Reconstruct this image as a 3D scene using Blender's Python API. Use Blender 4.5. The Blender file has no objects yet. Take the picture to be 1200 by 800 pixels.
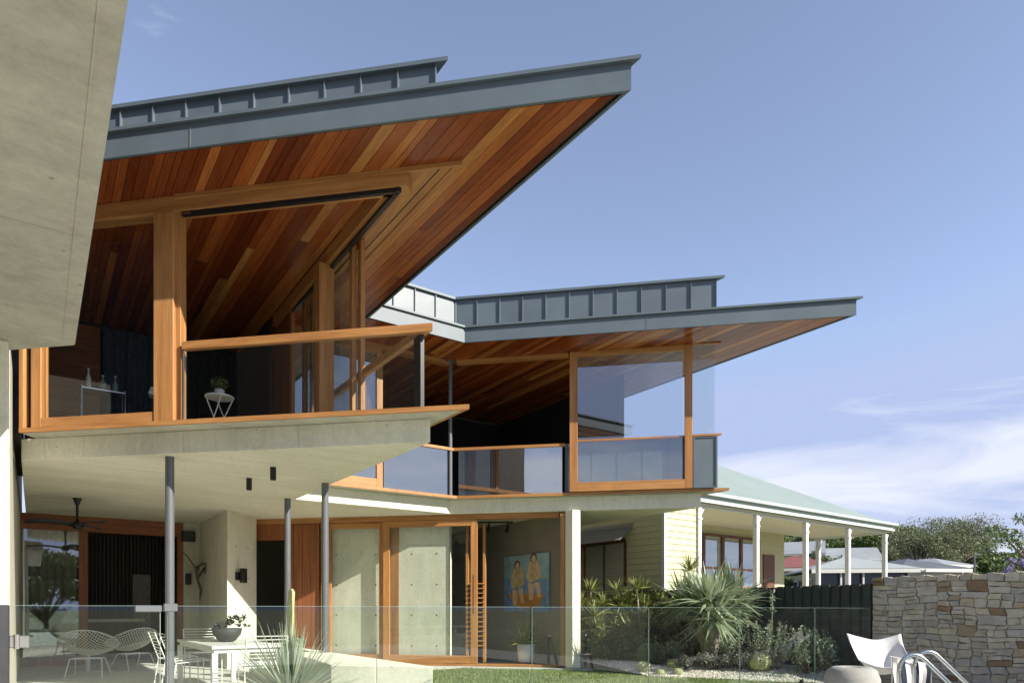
import bpy, bmesh, math, random
import numpy as np
from mathutils import Vector, Matrix
random.seed(7); rng = np.random.default_rng(11)
R = math.radians
scn = bpy.context.scene
COL = scn.collection

# ------------------------------------------------------------------ camera, sky, sun, exposure
EYE = 1.02
cam_d = bpy.data.cameras.new('camera'); cam = bpy.data.objects.new('camera', cam_d); COL.objects.link(cam)
cam.location = (0, 0, EYE); cam.rotation_euler = (R(90), 0, 0)
cam_d.sensor_width = 36; cam_d.lens = 24; cam_d.shift_y = 0.2617
cam_d.clip_start = 0.05; cam_d.clip_end = 3000
scn.camera = cam

SUNV = Vector((1.34, -0.83, 1.0)).normalized()
sun_el = math.asin(SUNV.z); sun_az = math.atan2(SUNV.x, SUNV.y)
world = bpy.data.worlds.new('World'); scn.world = world; world.use_nodes = True
wt = world.node_tree; wt.nodes.clear()
def wn(t, **k):
    n = wt.nodes.new(t)
    for a, b in k.items(): setattr(n, a, b)
    return n
out = wn('ShaderNodeOutputWorld'); bg = wn('ShaderNodeBackground')
sky = wn('ShaderNodeTexSky', sky_type='NISHITA', sun_disc=False, sun_elevation=sun_el, sun_rotation=sun_az,
         altitude=3500, air_density=1.15, dust_density=0.0, ozone_density=1.6)
hs = wn('ShaderNodeHueSaturation'); hs.inputs['Hue'].default_value = 0.504; hs.inputs['Saturation'].default_value = 0.80; hs.inputs['Value'].default_value = 1.0
tc = wn('ShaderNodeTexCoord'); sep = wn('ShaderNodeSeparateXYZ')
wt.links.new(tc.outputs['Generated'], sep.inputs[0])
# cloud bank low over the horizon: direction stretched sideways
mp = wn('ShaderNodeMapping'); mp.inputs['Scale'].default_value = (1.6, 1.6, 7.5); mp.inputs['Location'].default_value = (12.4, 3.3, 0.9)
wt.links.new(tc.outputs['Generated'], mp.inputs[0])
nz = wn('ShaderNodeTexNoise'); nz.inputs['Scale'].default_value = 2.0; nz.inputs['Detail'].default_value = 8; nz.inputs['Roughness'].default_value = 0.58; nz.inputs['Distortion'].default_value = 0.5
wt.links.new(mp.outputs[0], nz.inputs['Vector'])
el = wn('ShaderNodeValToRGB'); ce = el.color_ramp.elements          # how cloudy each height above the horizon is
ce[0].position = 0.0; ce[0].color = (0.16,)*3+(1,); ce[1].position = 0.12; ce[1].color = (0.30,)*3+(1,)
for p_, c_ in ((0.17, 0.33), (0.215, 0.20), (0.27, 0.06), (0.36, 0.0)):
    x_ = ce.new(p_); x_.color = (c_, c_, c_, 1)
wt.links.new(sep.outputs['Z'], el.inputs[0])
ad = wn('ShaderNodeMath', operation='ADD'); wt.links.new(nz.outputs['Fac'], ad.inputs[0]); wt.links.new(el.outputs[0], ad.inputs[1])
cr = wn('ShaderNodeValToRGB'); cr.color_ramp.elements[0].position = 0.66; cr.color_ramp.elements[1].position = 0.92
cr.color_ramp.elements[0].color = (0, 0, 0, 1); cr.color_ramp.elements[1].color = (0.9, 0.9, 0.9, 1)
wt.links.new(ad.outputs[0], cr.inputs[0])
mx = wn('ShaderNodeMix', data_type='RGBA'); mx.inputs['B'].default_value = (3.3, 3.45, 3.85, 1)
wt.links.new(cr.outputs[0], mx.inputs['Factor'])
dk = wn('ShaderNodeMix', data_type='RGBA', blend_type='DARKEN'); dk.inputs['Factor'].default_value = 1.0; dk.inputs['B'].default_value = (1.75, 2.12, 3.25, 1)   # clear air down to the horizon, no milky band
wt.links.new(sky.outputs[0], hs.inputs['Color']); wt.links.new(hs.outputs[0], dk.inputs['A']); wt.links.new(dk.outputs['Result'], mx.inputs['A'])
wt.links.new(mx.outputs['Result'], bg.inputs['Color']); bg.inputs['Strength'].default_value = 0.100
wt.links.new(bg.outputs[0], out.inputs[0])

sun_d = bpy.data.lights.new('sun', 'SUN'); sun_d.energy = 3.35; sun_d.angle = R(0.53); sun_d.color = (1.0, 0.93, 0.82)
sun = bpy.data.objects.new('sun', sun_d); COL.objects.link(sun)
sun.rotation_euler = SUNV.to_track_quat('Z', 'Y').to_euler(); sun.location = (20, -10, 20)

vs = scn.view_settings; vs.view_transform = 'Standard'; vs.look = 'None'; vs.exposure = 1.45; vs.gamma = 1.0; vs.use_curve_mapping = False
scn.render.engine = 'CYCLES'
scn.cycles.max_bounces = 10; scn.cycles.diffuse_bounces = 5; scn.cycles.transparent_max_bounces = 24; scn.cycles.glossy_bounces = 5

# ------------------------------------------------------------------ frames of reference
ANG = R(35.0); CA, SA = math.cos(ANG), math.sin(ANG)
def W(u, v): return (u*CA - v*SA, u*SA + v*CA)      # house grid -> world

# ------------------------------------------------------------------ materials
M = {}
def new_mat(name):
    m = bpy.data.materials.new(name); m.use_nodes = True
    nt = m.node_tree; b = nt.nodes['Principled BSDF']
    return m, nt, b
def setp(b, **k):
    for n, v in k.items(): b.inputs[n].default_value = v
def coords(nt, scale=(1,1,1), rot=(0,0,0), kind='Object', jitter=False):
    t = nt.nodes.new('ShaderNodeTexCoord'); mpn = nt.nodes.new('ShaderNodeMapping')
    mpn.inputs['Scale'].default_value = scale; mpn.inputs['Rotation'].default_value = rot
    if jitter:
        oi = nt.nodes.new('ShaderNodeObjectInfo'); va = nt.nodes.new('ShaderNodeVectorMath'); va.operation = 'SCALE'
        va.inputs[0].default_value = (37.0, 53.0, 71.0)
        nt.links.new(oi.outputs['Random'], va.inputs['Scale'])
        vb = nt.nodes.new('ShaderNodeVectorMath'); vb.operation = 'ADD'
        nt.links.new(t.outputs[kind], vb.inputs[0]); nt.links.new(va.outputs[0], vb.inputs[1])
        nt.links.new(vb.outputs[0], mpn.inputs[0])
    else:
        nt.links.new(t.outputs[kind], mpn.inputs[0])
    return mpn.outputs[0]
def noise(nt, vec, scale, detail=5, rough=0.55, dist=0.0):
    n = nt.nodes.new('ShaderNodeTexNoise'); n.inputs['Scale'].default_value = scale
    n.inputs['Detail'].default_value = detail; n.inputs['Roughness'].default_value = rough; n.inputs['Distortion'].default_value = dist
    nt.links.new(vec, n.inputs['Vector']); return n.outputs['Fac']
def ramp(nt, fac, stops):
    r = nt.nodes.new('ShaderNodeValToRGB'); e = r.color_ramp.elements
    e[0].position, e[0].color = stops[0][0], (*stops[0][1], 1)
    e[1].position, e[1].color = stops[1][0], (*stops[1][1], 1)
    for p, c in stops[2:]:
        x = e.new(p); x.color = (*c, 1)
    nt.links.new(fac, r.inputs[0]); return r.outputs[0]
def mixc(nt, a, b, fac, blend='MIX'):
    m = nt.nodes.new('ShaderNodeMix'); m.data_type = 'RGBA'; m.blend_type = blend
    for s, x in (('A', a), ('B', b)):
        if isinstance(x, tuple): m.inputs[s].default_value = (*x, 1)
        else: nt.links.new(x, m.inputs[s])
    if isinstance(fac, (int, float)): m.inputs['Factor'].default_value = fac
    else: nt.links.new(fac, m.inputs['Factor'])
    return m.outputs['Result']
def bump(nt, b, h, strength=0.2, dist=0.01):
    n = nt.nodes.new('ShaderNodeBump'); n.inputs['Strength'].default_value = strength; n.inputs['Distance'].default_value = dist
    nt.links.new(h, n.inputs['Height']); nt.links.new(n.outputs[0], b.inputs['Normal'])
def obj_random(nt):
    return nt.nodes.new('ShaderNodeObjectInfo').outputs['Random']

def concrete(name, lo, hi, bstr=0.15, streak=True):
    m, nt, b = new_mat(name)
    v = coords(nt, (1,1,1)); big = noise(nt, v, 0.9, 6, 0.6, 0.4); fine = noise(nt, v, 26, 6, 0.65)
    c1 = ramp(nt, big, [(0.3, lo), (0.72, hi)])
    c2 = mixc(nt, c1, ramp(nt, fine, [(0.3, (0.75,0.75,0.74)), (0.7, (1.06,1.05,1.04))]), 0.55, 'MULTIPLY')
    if streak:
        sv = coords(nt, (2.2, 2.2, 0.35)); st = noise(nt, sv, 2.0, 5, 0.7)
        c2 = mixc(nt, c2, ramp(nt, st, [(0.38, (0.78,0.78,0.76)), (0.58, (1,1,1))]), 0.6, 'MULTIPLY')
    ln = noise(nt, coords(nt, (0.35, 6.0, 1.0), (0, 0, R(8))), 1.2, 6, 0.75)
    c2 = mixc(nt, c2, ramp(nt, ln, [(0.40, (0.86,0.85,0.82)), (0.56, (1.03,1.03,1.02))]), 0.55, 'MULTIPLY')
    v2 = nt.nodes.new('ShaderNodeTexVoronoi'); v2.inputs['Scale'].default_value = 5.5; v2.inputs['Randomness'].default_value = 1.0; nt.links.new(coords(nt), v2.inputs['Vector'])
    c2 = mixc(nt, c2, ramp(nt, v2.outputs['Distance'], [(0.035, (0.45,0.44,0.42)), (0.07, (1,1,1))]), 0.8, 'MULTIPLY')
    nt.links.new(c2, b.inputs['Base Color']); setp(b, Roughness=0.85)
    vo = nt.nodes.new('ShaderNodeTexVoronoi'); vo.inputs['Scale'].default_value = 38; nt.links.new(v, vo.inputs['Vector'])
    pit = ramp(nt, vo.outputs['Distance'], [(0.03, (0,0,0)), (0.10, (1,1,1))])
    bump(nt, b, mixc(nt, fine, pit, 0.35, 'MULTIPLY'), bstr, 0.006)
    return m
M['concrete'] = concrete('concrete', (0.49,0.48,0.405), (0.63,0.615,0.525))
M['concrete_soffit'] = concrete('concrete_soffit', (0.65,0.64,0.53), (0.79,0.775,0.65), 0.12, False)
M['paving'] = concrete('paving', (0.50,0.505,0.455), (0.62,0.625,0.57), 0.1, False)
M['canopy'] = concrete('canopy_concrete', (0.385,0.37,0.31), (0.51,0.49,0.415))

def timber(name, axis, stops, rough=0.42, rand=True, grain=0.38):
    m, nt, b = new_mat(name)
    sc = {'v': (1,0.06,1), 'u': (0.06,1,1), 'z': (1,1,0.05)}.get(axis)
    rot = (0,0,0)
    if axis == 'd': sc, rot = (1,0.06,1), (0,0,R(-45))
    if axis == 'd':
        v0 = coords(nt, (1,1,1), (0,0,R(-45)), jitter=rand)
        mm = nt.nodes.new('ShaderNodeMapping'); mm.inputs['Scale'].default_value = (1,0.06,1); nt.links.new(v0, mm.inputs[0]); v = mm.outputs[0]
    else: v = coords(nt, sc, rot, jitter=rand)
    g = noise(nt, v, 45, 5, 0.6, 0.8); g2 = noise(nt, v, 9, 4, 0.6, 1.2)
    if rand: base = ramp(nt, obj_random(nt), stops)
    else: base = ramp(nt, g2, stops)
    c = mixc(nt, base, ramp(nt, g, [(0.32, (0.55,0.48,0.42)), (0.66, (1.15,1.12,1.08))]), grain, 'MULTIPLY')
    c = mixc(nt, c, ramp(nt, g2, [(0.3, (0.72,0.64,0.58)), (0.7, (1.12,1.1,1.06))]), 0.6, 'MULTIPLY')
    nt.links.new(c, b.inputs['Base Color']); setp(b, Roughness=rough); b.inputs['Specular IOR Level'].default_value = 0.35
    bump(nt, b, g, 0.12, 0.003)
    return m
BOARD = [(0.0, (0.13,0.027,0.009)), (0.20, (0.24,0.058,0.017)), (0.42, (0.32,0.088,0.025)), (0.58, (0.185,0.042,0.013)), (0.76, (0.36,0.108,0.030)), (0.90, (0.44,0.165,0.048)), (0.965, (0.52,0.26,0.085)), (1.0, (0.19,0.041,0.012))]
M['board'] = timber('cedar_board', 'v', BOARD, 0.27, True, 0.62)
FR = [(0.25, (0.36,0.165,0.056)), (0.75, (0.48,0.25,0.092))]
M['timber_z'] = timber('timber_upright', 'z', FR, 0.45, False)
M['timber_d'] = timber('timber_diagonal', 'd', FR, 0.45, False)
M['timber_v'] = timber('timber_lengthwise', 'v', FR, 0.45, False)
M['timber_u'] = timber('timber_crosswise', 'u', FR, 0.45, False)
RED = [(0.25, (0.21,0.075,0.03)), (0.75, (0.31,0.115,0.045))]
M['red_z'] = timber('red_timber_upright', 'z', RED, 0.5, False)
M['red_u'] = timber('red_timber_crosswise', 'u', RED, 0.5, False)
M['dark_timber'] = timber('dark_timber', 'z', [(0.25, (0.03,0.022,0.016)), (0.75, (0.06,0.042,0.03))], 0.6, False)

def plain(name, col, rough=0.5, metal=0.0, var=0.12, scale=6.0, bstr=0.0, spec=0.5):
    m, nt, b = new_mat(name)
    v = coords(nt); n = noise(nt, v, scale, 5, 0.6)
    lo = tuple(c*(1-var) for c in col); hi = tuple(min(1, c*(1+var)) for c in col)
    nt.links.new(ramp(nt, n, [(0.3, lo), (0.7, hi)]), b.inputs['Base Color'])
    setp(b, Roughness=rough, Metallic=metal); b.inputs['Specular IOR Level'].default_value = spec
    if bstr: bump(nt, b, noise(nt, v, scale*6, 4, 0.6), bstr, 0.005)
    return m
M['zinc'] = plain('blue_grey_metal', (0.095,0.122,0.142), 0.5, 0.0, 0.10, 2.2)
M['zinc_panel'] = M['zinc']
def zinc_panel():
    m, nt, b = new_mat('blue_grey_metal_sheet')
    v = coords(nt); n = noise(nt, v, 1.6, 5, 0.6); r = obj_random(nt)
    c = mixc(nt, ramp(nt, n, [(0.3, (0.090,0.115,0.135)), (0.7, (0.115,0.147,0.170))]), ramp(nt, r, [(0, (0.9,0.9,0.92)), (1, (1.1,1.1,1.08))]), 1.0, 'MULTIPLY')
    nt.links.new(c, b.inputs['Base Color']); setp(b, Roughness=0.46, Metallic=0.0)
    bump(nt, b, noise(nt, v, 3.0, 2, 0.5), 0.12, 0.02)
    return m
M['zinc_panel'] = zinc_panel()
M['steel_post'] = plain('grey_painted_steel', (0.125,0.135,0.145), 0.38, 0.2, 0.08)
M['black'] = plain('black_steel', (0.012,0.012,0.013), 0.4, 0.2, 0.2)
M['dark_grey'] = plain('charcoal_render', (0.030,0.032,0.038), 0.7, 0, 0.15, 8, 0.1)
M['stainless'] = plain('stainless_steel', (0.62,0.61,0.58), 0.22, 0.95, 0.05)
M['white'] = plain('white_powdercoat', (0.66,0.66,0.63), 0.35, 0, 0.03)
M['white_paint'] = plain('white_paint', (0.58,0.59,0.59), 0.5, 0, 0.05)
M['canvas'] = plain('white_canvas', (0.64,0.63,0.61), 0.85, 0, 0.05, 30, 0.1)
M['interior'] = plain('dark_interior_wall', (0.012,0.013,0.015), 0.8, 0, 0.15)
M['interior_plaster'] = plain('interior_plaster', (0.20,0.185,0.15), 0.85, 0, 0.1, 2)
M['curtain'] = plain('navy_curtain', (0.05,0.075,0.125), 0.9, 0, 0.25, 12)
M['curtain_beige'] = plain('beige_curtain', (0.30,0.27,0.19), 0.9, 0, 0.1, 12)
M['curtain_green'] = plain('dark_green_curtain', (0.03,0.048,0.042), 0.9, 0, 0.25, 12)
M['floor_dark'] = plain('dark_floor', (0.022,0.018,0.015), 0.5, 0, 0.15)
M['soil'] = plain('soil', (0.07,0.05,0.035), 0.95, 0, 0.4, 20, 0.6)
M['stone_panel'] = plain('grey_stone_panel', (0.22,0.22,0.21), 0.8, 0, 0.35, 30, 0.3)
M['fence'] = plain('dark_green_steel_sheet', (0.030,0.040,0.040), 0.45, 0.1, 0.2)
M['yellow'] = plain('pale_yellow_paint', (0.53,0.51,0.32), 0.6, 0, 0.05, 3)
M['cream'] = plain('cream_paint', (0.58,0.55,0.42), 0.6, 0, 0.05, 3)
M['gutter_paint'] = plain('pale_grey_green_paint', (0.36,0.42,0.41), 0.5, 0, 0.05)
M['brown'] = plain('brown_paint', (0.13,0.05,0.028), 0.5, 0, 0.15)
M['rail_red'] = plain('red_brown_rail', (0.32,0.14,0.09), 0.5, 0, 0.1)
M['green_roof'] = None
M['concrete_pot'] = concrete('pot_concrete', (0.27,0.265,0.245), (0.37,0.365,0.335), 0.4, False)
M['bowl'] = plain('charcoal_bowl', (0.035,0.038,0.036), 0.7, 0, 0.2)
M['pot_white'] = plain('white_pot', (0.66,0.66,0.63), 0.4, 0, 0.04)
M['terracotta'] = plain('red_roof_metal', (0.20,0.072,0.058), 0.55, 0, 0.12, 1.0)
M['grey_roof'] = plain('grey_roof_metal', (0.25,0.265,0.28), 0.5, 0, 0.12, 0.6)
M['slate_roof'] = plain('slate_roof_tiles', (0.085,0.095,0.115), 0.7, 0, 0.2, 1.0)
M['pale_roof'] = plain('pale_green_roof', (0.31,0.335,0.325), 0.5, 0, 0.08, 0.6)
M['far_white'] = plain('white_weatherboard', (0.56,0.555,0.53), 0.7, 0, 0.05, 0.8)
M['far_cream'] = plain('peach_render', (0.52,0.39,0.25), 0.8, 0, 0.06, 0.8)
M['far_dark'] = plain('dark_window_and_verandah_shade', (0.03,0.035,0.045), 0.15, 0, 0.2)
M['bark'] = plain('bark', (0.13,0.10,0.075), 0.95, 0, 0.35, 14, 0.6)
M['pale_bark'] = plain('pale_bark', (0.26,0.23,0.19), 0.95, 0, 0.3, 14, 0.6)
M['linen_dark'] = plain('navy_towel', (0.03,0.045,0.07), 0.95, 0, 0.1)

def glass(name, tint, f0=0.04, rough=0.0):
    m = bpy.data.materials.new(name); m.use_nodes = True; nt = m.node_tree; nt.nodes.clear()
    o = nt.nodes.new('ShaderNodeOutputMaterial'); t = nt.nodes.new('ShaderNodeBsdfTransparent'); g = nt.nodes.new('ShaderNodeBsdfGlossy')
    lw_ = nt.nodes.new('ShaderNodeLayerWeight'); lw_.inputs['Blend'].default_value = 0.5; x = nt.nodes.new('ShaderNodeMixShader')
    pw = nt.nodes.new('ShaderNodeMath'); pw.operation = 'POWER'; pw.inputs[1].default_value = 5.0
    ma = nt.nodes.new('ShaderNodeMath'); ma.operation = 'MULTIPLY_ADD'; ma.inputs[1].default_value = 1-f0; ma.inputs[2].default_value = f0
    t.inputs[0].default_value = (*tint, 1); g.inputs['Roughness'].default_value = rough; g.inputs[0].default_value = (0.95,0.97,1,1)
    v = coords(nt, (1,1,1)); n = noise(nt, v, 0.8, 2, 0.4)
    bn = nt.nodes.new('ShaderNodeBump'); bn.inputs['Strength'].default_value = 0.012; bn.inputs['Distance'].default_value = 0.05
    nt.links.new(n, bn.inputs['Height']); nt.links.new(bn.outputs[0], g.inputs['Normal'])
    nt.links.new(lw_.outputs['Facing'], pw.inputs[0]); nt.links.new(pw.outputs[0], ma.inputs[0]); nt.links.new(ma.outputs[0], x.inputs[0])
    nt.links.new(t.outputs[0], x.inputs[1]); nt.links.new(g.outputs[0], x.inputs[2]); nt.links.new(x.outputs[0], o.inputs[0])
    return m
M['glass'] = glass('window_glass', (0.95,0.97,0.965), 0.035)
M['glass_picture'] = glass('picture_window_glass', (0.90,0.93,0.94), 0.15)
M['glass_reflective'] = glass('coated_window_glass', (0.80,0.85,0.87), 0.32)
M['glass_fence'] = glass('fence_glass', (0.93,0.965,0.945), 0.035)
M['glass_edge'] = plain('glass_edge', (0.20,0.29,0.26), 0.25, 0, 0.05)

def leaf_mat(name, a, b_, trans=0.25, rough=0.5, scale=3.0):
    m, nt, b = new_mat(name)
    v = coords(nt); n = noise(nt, v, scale, 4, 0.6)
    geo = nt.nodes.new('ShaderNodeNewGeometry')
    c = ramp(nt, geo.outputs['Random Per Island'], [(0.0, a), (1.0, b_)])
    c = mixc(nt, c, ramp(nt, n, [(0.3, (0.7,0.75,0.7)), (0.7, (1.15,1.15,1.1))]), 0.8, 'MULTIPLY')
    nt.links.new(c, b.inputs['Base Color']); setp(b, Roughness=rough)
    tr = nt.nodes.new('ShaderNodeBsdfTranslucent'); nt.links.new(c, tr.inputs[0])
    mxs = nt.nodes.new('ShaderNodeMixShader'); mxs.inputs[0].default_value = trans
    o = nt.nodes['Material Output']
    nt.links.new(b.outputs[0], mxs.inputs[1]); nt.links.new(tr.outputs[0], mxs.inputs[2]); nt.links.new(mxs.outputs[0], o.inputs[0])
    return m
M['leaf_grey'] = leaf_mat('grey_green_leaf', (0.20,0.25,0.16), (0.40,0.43,0.31))
M['leaf_yucca'] = leaf_mat('strap_leaf', (0.17,0.23,0.12), (0.40,0.44,0.30))
M['leaf_drac'] = leaf_mat('yellow_green_leaf', (0.13,0.16,0.04), (0.32,0.33,0.11))
M['leaf_dark'] = leaf_mat('dark_leaf', (0.05,0.085,0.03), (0.13,0.18,0.07), 0.15)
M['leaf_agave'] = leaf_mat('silver_spike_leaf', (0.26,0.31,0.22), (0.46,0.50,0.38))
M['leaf_tree'] = leaf_mat('tree_leaf', (0.06,0.095,0.025), (0.16,0.21,0.07), 0.2, 0.6, 0.6)
M['leaf_tree2'] = leaf_mat('pale_tree_leaf', (0.10,0.12,0.06), (0.21,0.23,0.13), 0.2, 0.6, 0.5)
M['leaf_purple'] = leaf_mat('purple_blossom', (0.20,0.16,0.38), (0.34,0.28,0.52), 0.3)
M['leaf_silver'] = leaf_mat('silver_shrub', (0.20,0.19,0.16), (0.36,0.34,0.29))
M['cactus'] = plain('cactus_flesh', (0.33,0.36,0.16), 0.7, 0, 0.25, 30, 0.2)
M['cactus_pale'] = plain('pale_cactus', (0.42,0.42,0.20), 0.7, 0, 0.2, 30, 0.2)
M['cactus_dark'] = plain('dark_cactus', (0.05,0.075,0.03), 0.7, 0, 0.25, 30, 0.2)
M['succulent'] = plain('purple_succulent', (0.05,0.05,0.055), 0.7, 0, 0.3, 30)

def grass_mat():
    m, nt, b = new_mat('lawn'); v = coords(nt); n = noise(nt, v, 0.8, 5, 0.6); n2 = noise(nt, v, 25, 4, 0.7)
    c = mixc(nt, ramp(nt, n, [(0.3, (0.10,0.16,0.035)), (0.7, (0.17,0.23,0.06))]), ramp(nt, n2, [(0.3, (0.6,0.62,0.5)), (0.7, (1.2,1.2,1.1))]), 0.8, 'MULTIPLY')
    nt.links.new(c, b.inputs['Base Color']); setp(b, Roughness=0.9); bump(nt, b, n2, 0.6, 0.02); return m
M['grass'] = grass_mat()
M['blade'] = leaf_mat('grass_blade', (0.17,0.21,0.07), (0.32,0.35,0.14), 0.3)
def ground_mat():
    m, nt, b = new_mat('hillside'); v = coords(nt); n = noise(nt, v, 0.05, 6, 0.6)
    nt.links.new(ramp(nt, n, [(0.35, (0.09,0.12,0.04)), (0.65, (0.20,0.19,0.11))]), b.inputs['Base Color']); setp(b, Roughness=0.95); return m
M['hill'] = ground_mat()
def gravel_mat():
    m, nt, b = new_mat('gravel'); v = coords(nt)
    vo = nt.nodes.new('ShaderNodeTexVoronoi'); vo.inputs['Scale'].default_value = 30; nt.links.new(v, vo.inputs['Vector'])
    c = ramp(nt, vo.outputs['Color'], [(0.1, (0.42,0.37,0.30)), (0.9, (0.66,0.62,0.54))])
    nt.links.new(c, b.inputs['Base Color']); setp(b, Roughness=0.9); bump(nt, b, vo.outputs['Distance'], 0.6, 0.02); return m
M['gravel'] = gravel_mat()
def pebble_mat():
    m, nt, b = new_mat('pebble'); geo = nt.nodes.new('ShaderNodeNewGeometry')
    nt.links.new(ramp(nt, geo.outputs['Random Per Island'], [(0, (0.36,0.31,0.25)), (0.5, (0.58,0.54,0.46)), (1, (0.74,0.71,0.64))]), b.inputs['Base Color']); setp(b, Roughness=0.85); return m
M['pebble'] = pebble_mat()
def stone_mat():
    m, nt, b = new_mat('wall_stone'); r = obj_random(nt); v = coords(nt, (1,1,1), jitter=True)
    n = noise(nt, v, 5, 6, 0.65, 0.6); f = noise(nt, v, 32, 5, 0.7); p = noise(nt, v, 2.2, 3, 0.5)
    base = ramp(nt, r, [(0.0, (0.38,0.365,0.335)), (0.25, (0.49,0.465,0.415)), (0.45, (0.45,0.405,0.325)), (0.62, (0.54,0.485,0.39)), (0.78, (0.42,0.40,0.38)), (0.91, (0.42,0.355,0.25)), (0.955, (0.21,0.135,0.085)), (1.0, (0.30,0.225,0.14))])
    base = mixc(nt, base, ramp(nt, n, [(0.30, (0.62,0.60,0.57)), (0.70, (1.18,1.15,1.1))]), 0.85, 'MULTIPLY')
    base = mixc(nt, base, (0.30,0.20,0.10), ramp(nt, p, [(0.60, (0,0,0)), (0.78, (0.6,0.6,0.6))]))
    base = mixc(nt, base, ramp(nt, f, [(0.3, (0.75,0.75,0.75)), (0.7, (1.1,1.1,1.1))]), 0.6, 'MULTIPLY')
    nt.links.new(base, b.inputs['Base Color']); setp(b, Roughness=0.9)
    bump(nt, b, mixc(nt, n, f, 0.35), 0.7, 0.02); return m
M['stone'] = stone_mat()
M['water'] = plain('pool_water', (0.03,0.13,0.15), 0.03, 0, 0.1, 1.5, 0.05)
M['mortar'] = plain('recessed_mortar', (0.17,0.16,0.14), 0.95, 0, 0.3, 20, 0.4)
def corrugated(name, col):
    m, nt, b = new_mat(name); v = coords(nt)
    w = nt.nodes.new('ShaderNodeTexWave'); w.inputs['Scale'].default_value = 4.2; w.bands_direction = 'X'; w.wave_profile = 'SIN'; nt.links.new(v, w.inputs['Vector'])
    n = noise(nt, v, 0.9, 5, 0.6)
    nt.links.new(ramp(nt, n, [(0.3, tuple(c*0.93 for c in col)), (0.7, tuple(c*1.06 for c in col))]), b.inputs['Base Color']); setp(b, Roughness=0.5)
    bump(nt, b, w.outputs['Fac'], 0.5, 0.02); return m
M['green_roof'] = corrugated('pale_green_corrugated', (0.23,0.285,0.265))

# ------------------------------------------------------------------ mesh helpers
class MB:
    def __init__(s): s.v = []; s.f = []
    def add(s, vs_, fs_):
        o = len(s.v); s.v += [tuple(p) for p in vs_]; s.f += [tuple(i+o for i in f) for f in fs_]; return s
    def prism(s, poly, z0, z1):
        n = len(poly)
        vs_ = [(x, y, z0) for x, y in poly] + [(x, y, z1) for x, y in poly]
        fs_ = [tuple(range(n-1, -1, -1)), tuple(range(n, 2*n))] + [(i, (i+1) % n, n+(i+1) % n, n+i) for i in range(n)]
        return s.add(vs_, fs_)
    def box(s, x0, x1, y0, y1, z0, z1): return s.prism([(x0,y0),(x1,y0),(x1,y1),(x0,y1)], z0, z1)
    def dbox(s, u0, u1, k, depth, z0, z1):          # box along the diagonal u+v=k, going inwards
        d = depth/math.sqrt(2)
        return s.prism([(u0,k-u0),(u1,k-u1),(u1+d,k-u1+d),(u0+d,k-u0+d)], z0, z1)
    def strip(s, path, o0, o1, z0, z1):             # mitred band along a path; + offsets go to the right-hand side
        a, b = offset(path, o0), offset(path, o1); n = len(path)
        vs_ = [(*p, z0) for p in a] + [(*p, z0) for p in b] + [(*p, z1) for p in a] + [(*p, z1) for p in b]
        fs_ = []
        for i in range(n-1):
            fs_ += [(i, i+1, n+i+1, n+i), (2*n+i, 3*n+i, 3*n+i+1, 2*n+i+1), (i, 2*n+i, 2*n+i+1, i+1), (n+i, n+i+1, 3*n+i+1, 3*n+i)]
        fs_ += [(0, n, 3*n, 2*n), (n-1, 3*n-1, 4*n-1, 2*n-1)]
        return s.add(vs_, fs_)
    def tube(s, pts, r, n=8, cap=True):
        pts = [Vector(p) for p in pts]; rs = r if isinstance(r, (list, tuple)) else [r]*len(pts)
        rings = []; up = None
        for i, p in enumerate(pts):
            t = (pts[min(i+1, len(pts)-1)] - pts[max(i-1, 0)]).normalized()
            if up is None: up = Vector((0,0,1)) if abs(t.z) < 0.9 else Vector((1,0,0))
            a = t.cross(up).normalized(); up = a.cross(t).normalized()
            rings.append([p + (a*math.cos(2*math.pi*k/n) + up*math.sin(2*math.pi*k/n))*rs[i] for k in range(n)])
        vs_ = [q for ring in rings for q in ring]; fs_ = []
        for i in range(len(pts)-1):
            for k in range(n): fs_.append((i*n+k, i*n+(k+1) % n, (i+1)*n+(k+1) % n, (i+1)*n+k))
        if cap: fs_ += [tuple(range(n-1, -1, -1)), tuple(range((len(pts)-1)*n, len(pts)*n))]
        return s.add(vs_, fs_)
    def lathe(s, prof, c=(0,0), n=24, rib=0.0, ribs=0):
        vs_ = []; fs_ = []
        for r, z in prof:
            for k in range(n):
                a = 2*math.pi*k/n; rr = r*(1+rib*math.cos(ribs*a)) if ribs else r
                vs_.append((c[0]+rr*math.cos(a), c[1]+rr*math.sin(a), z))
        for i in range(len(prof)-1):
            for k in range(n): fs_.append((i*n+k, i*n+(k+1) % n, (i+1)*n+(k+1) % n, (i+1)*n+k))
        fs_ += [tuple(range(n-1, -1, -1)), tuple(range((len(prof)-1)*n, len(prof)*n))]
        return s.add(vs_, fs_)
    def build(s, name, mat, parent=None, off=None, smooth=False, bevel=0.0, recalc=True):
        v = s.v
        if off is not None: v = [(x-off[0], y-off[1], z-(off[2] if len(off) > 2 else 0)) for x, y, z in v]
        me = bpy.data.meshes.new(name); me.from_pydata(v, [], s.f)
        if recalc:
            bm = bmesh.new(); bm.from_mesh(me); bmesh.ops.recalc_face_normals(bm, faces=bm.faces)
            if bevel: bmesh.ops.bevel(bm, geom=list(bm.edges), offset=bevel, segments=1, affect='EDGES', clamp_overlap=True)
            bm.to_mesh(me); bm.free()
        me.materials.append(M[mat] if isinstance(mat, str) else mat)
        if smooth:
            me.polygons.foreach_set('use_smooth', [True]*len(me.polygons))
        o = bpy.data.objects.new(name, me); COL.objects.link(o)
        if parent is not None: o.parent = parent
        return o
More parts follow.
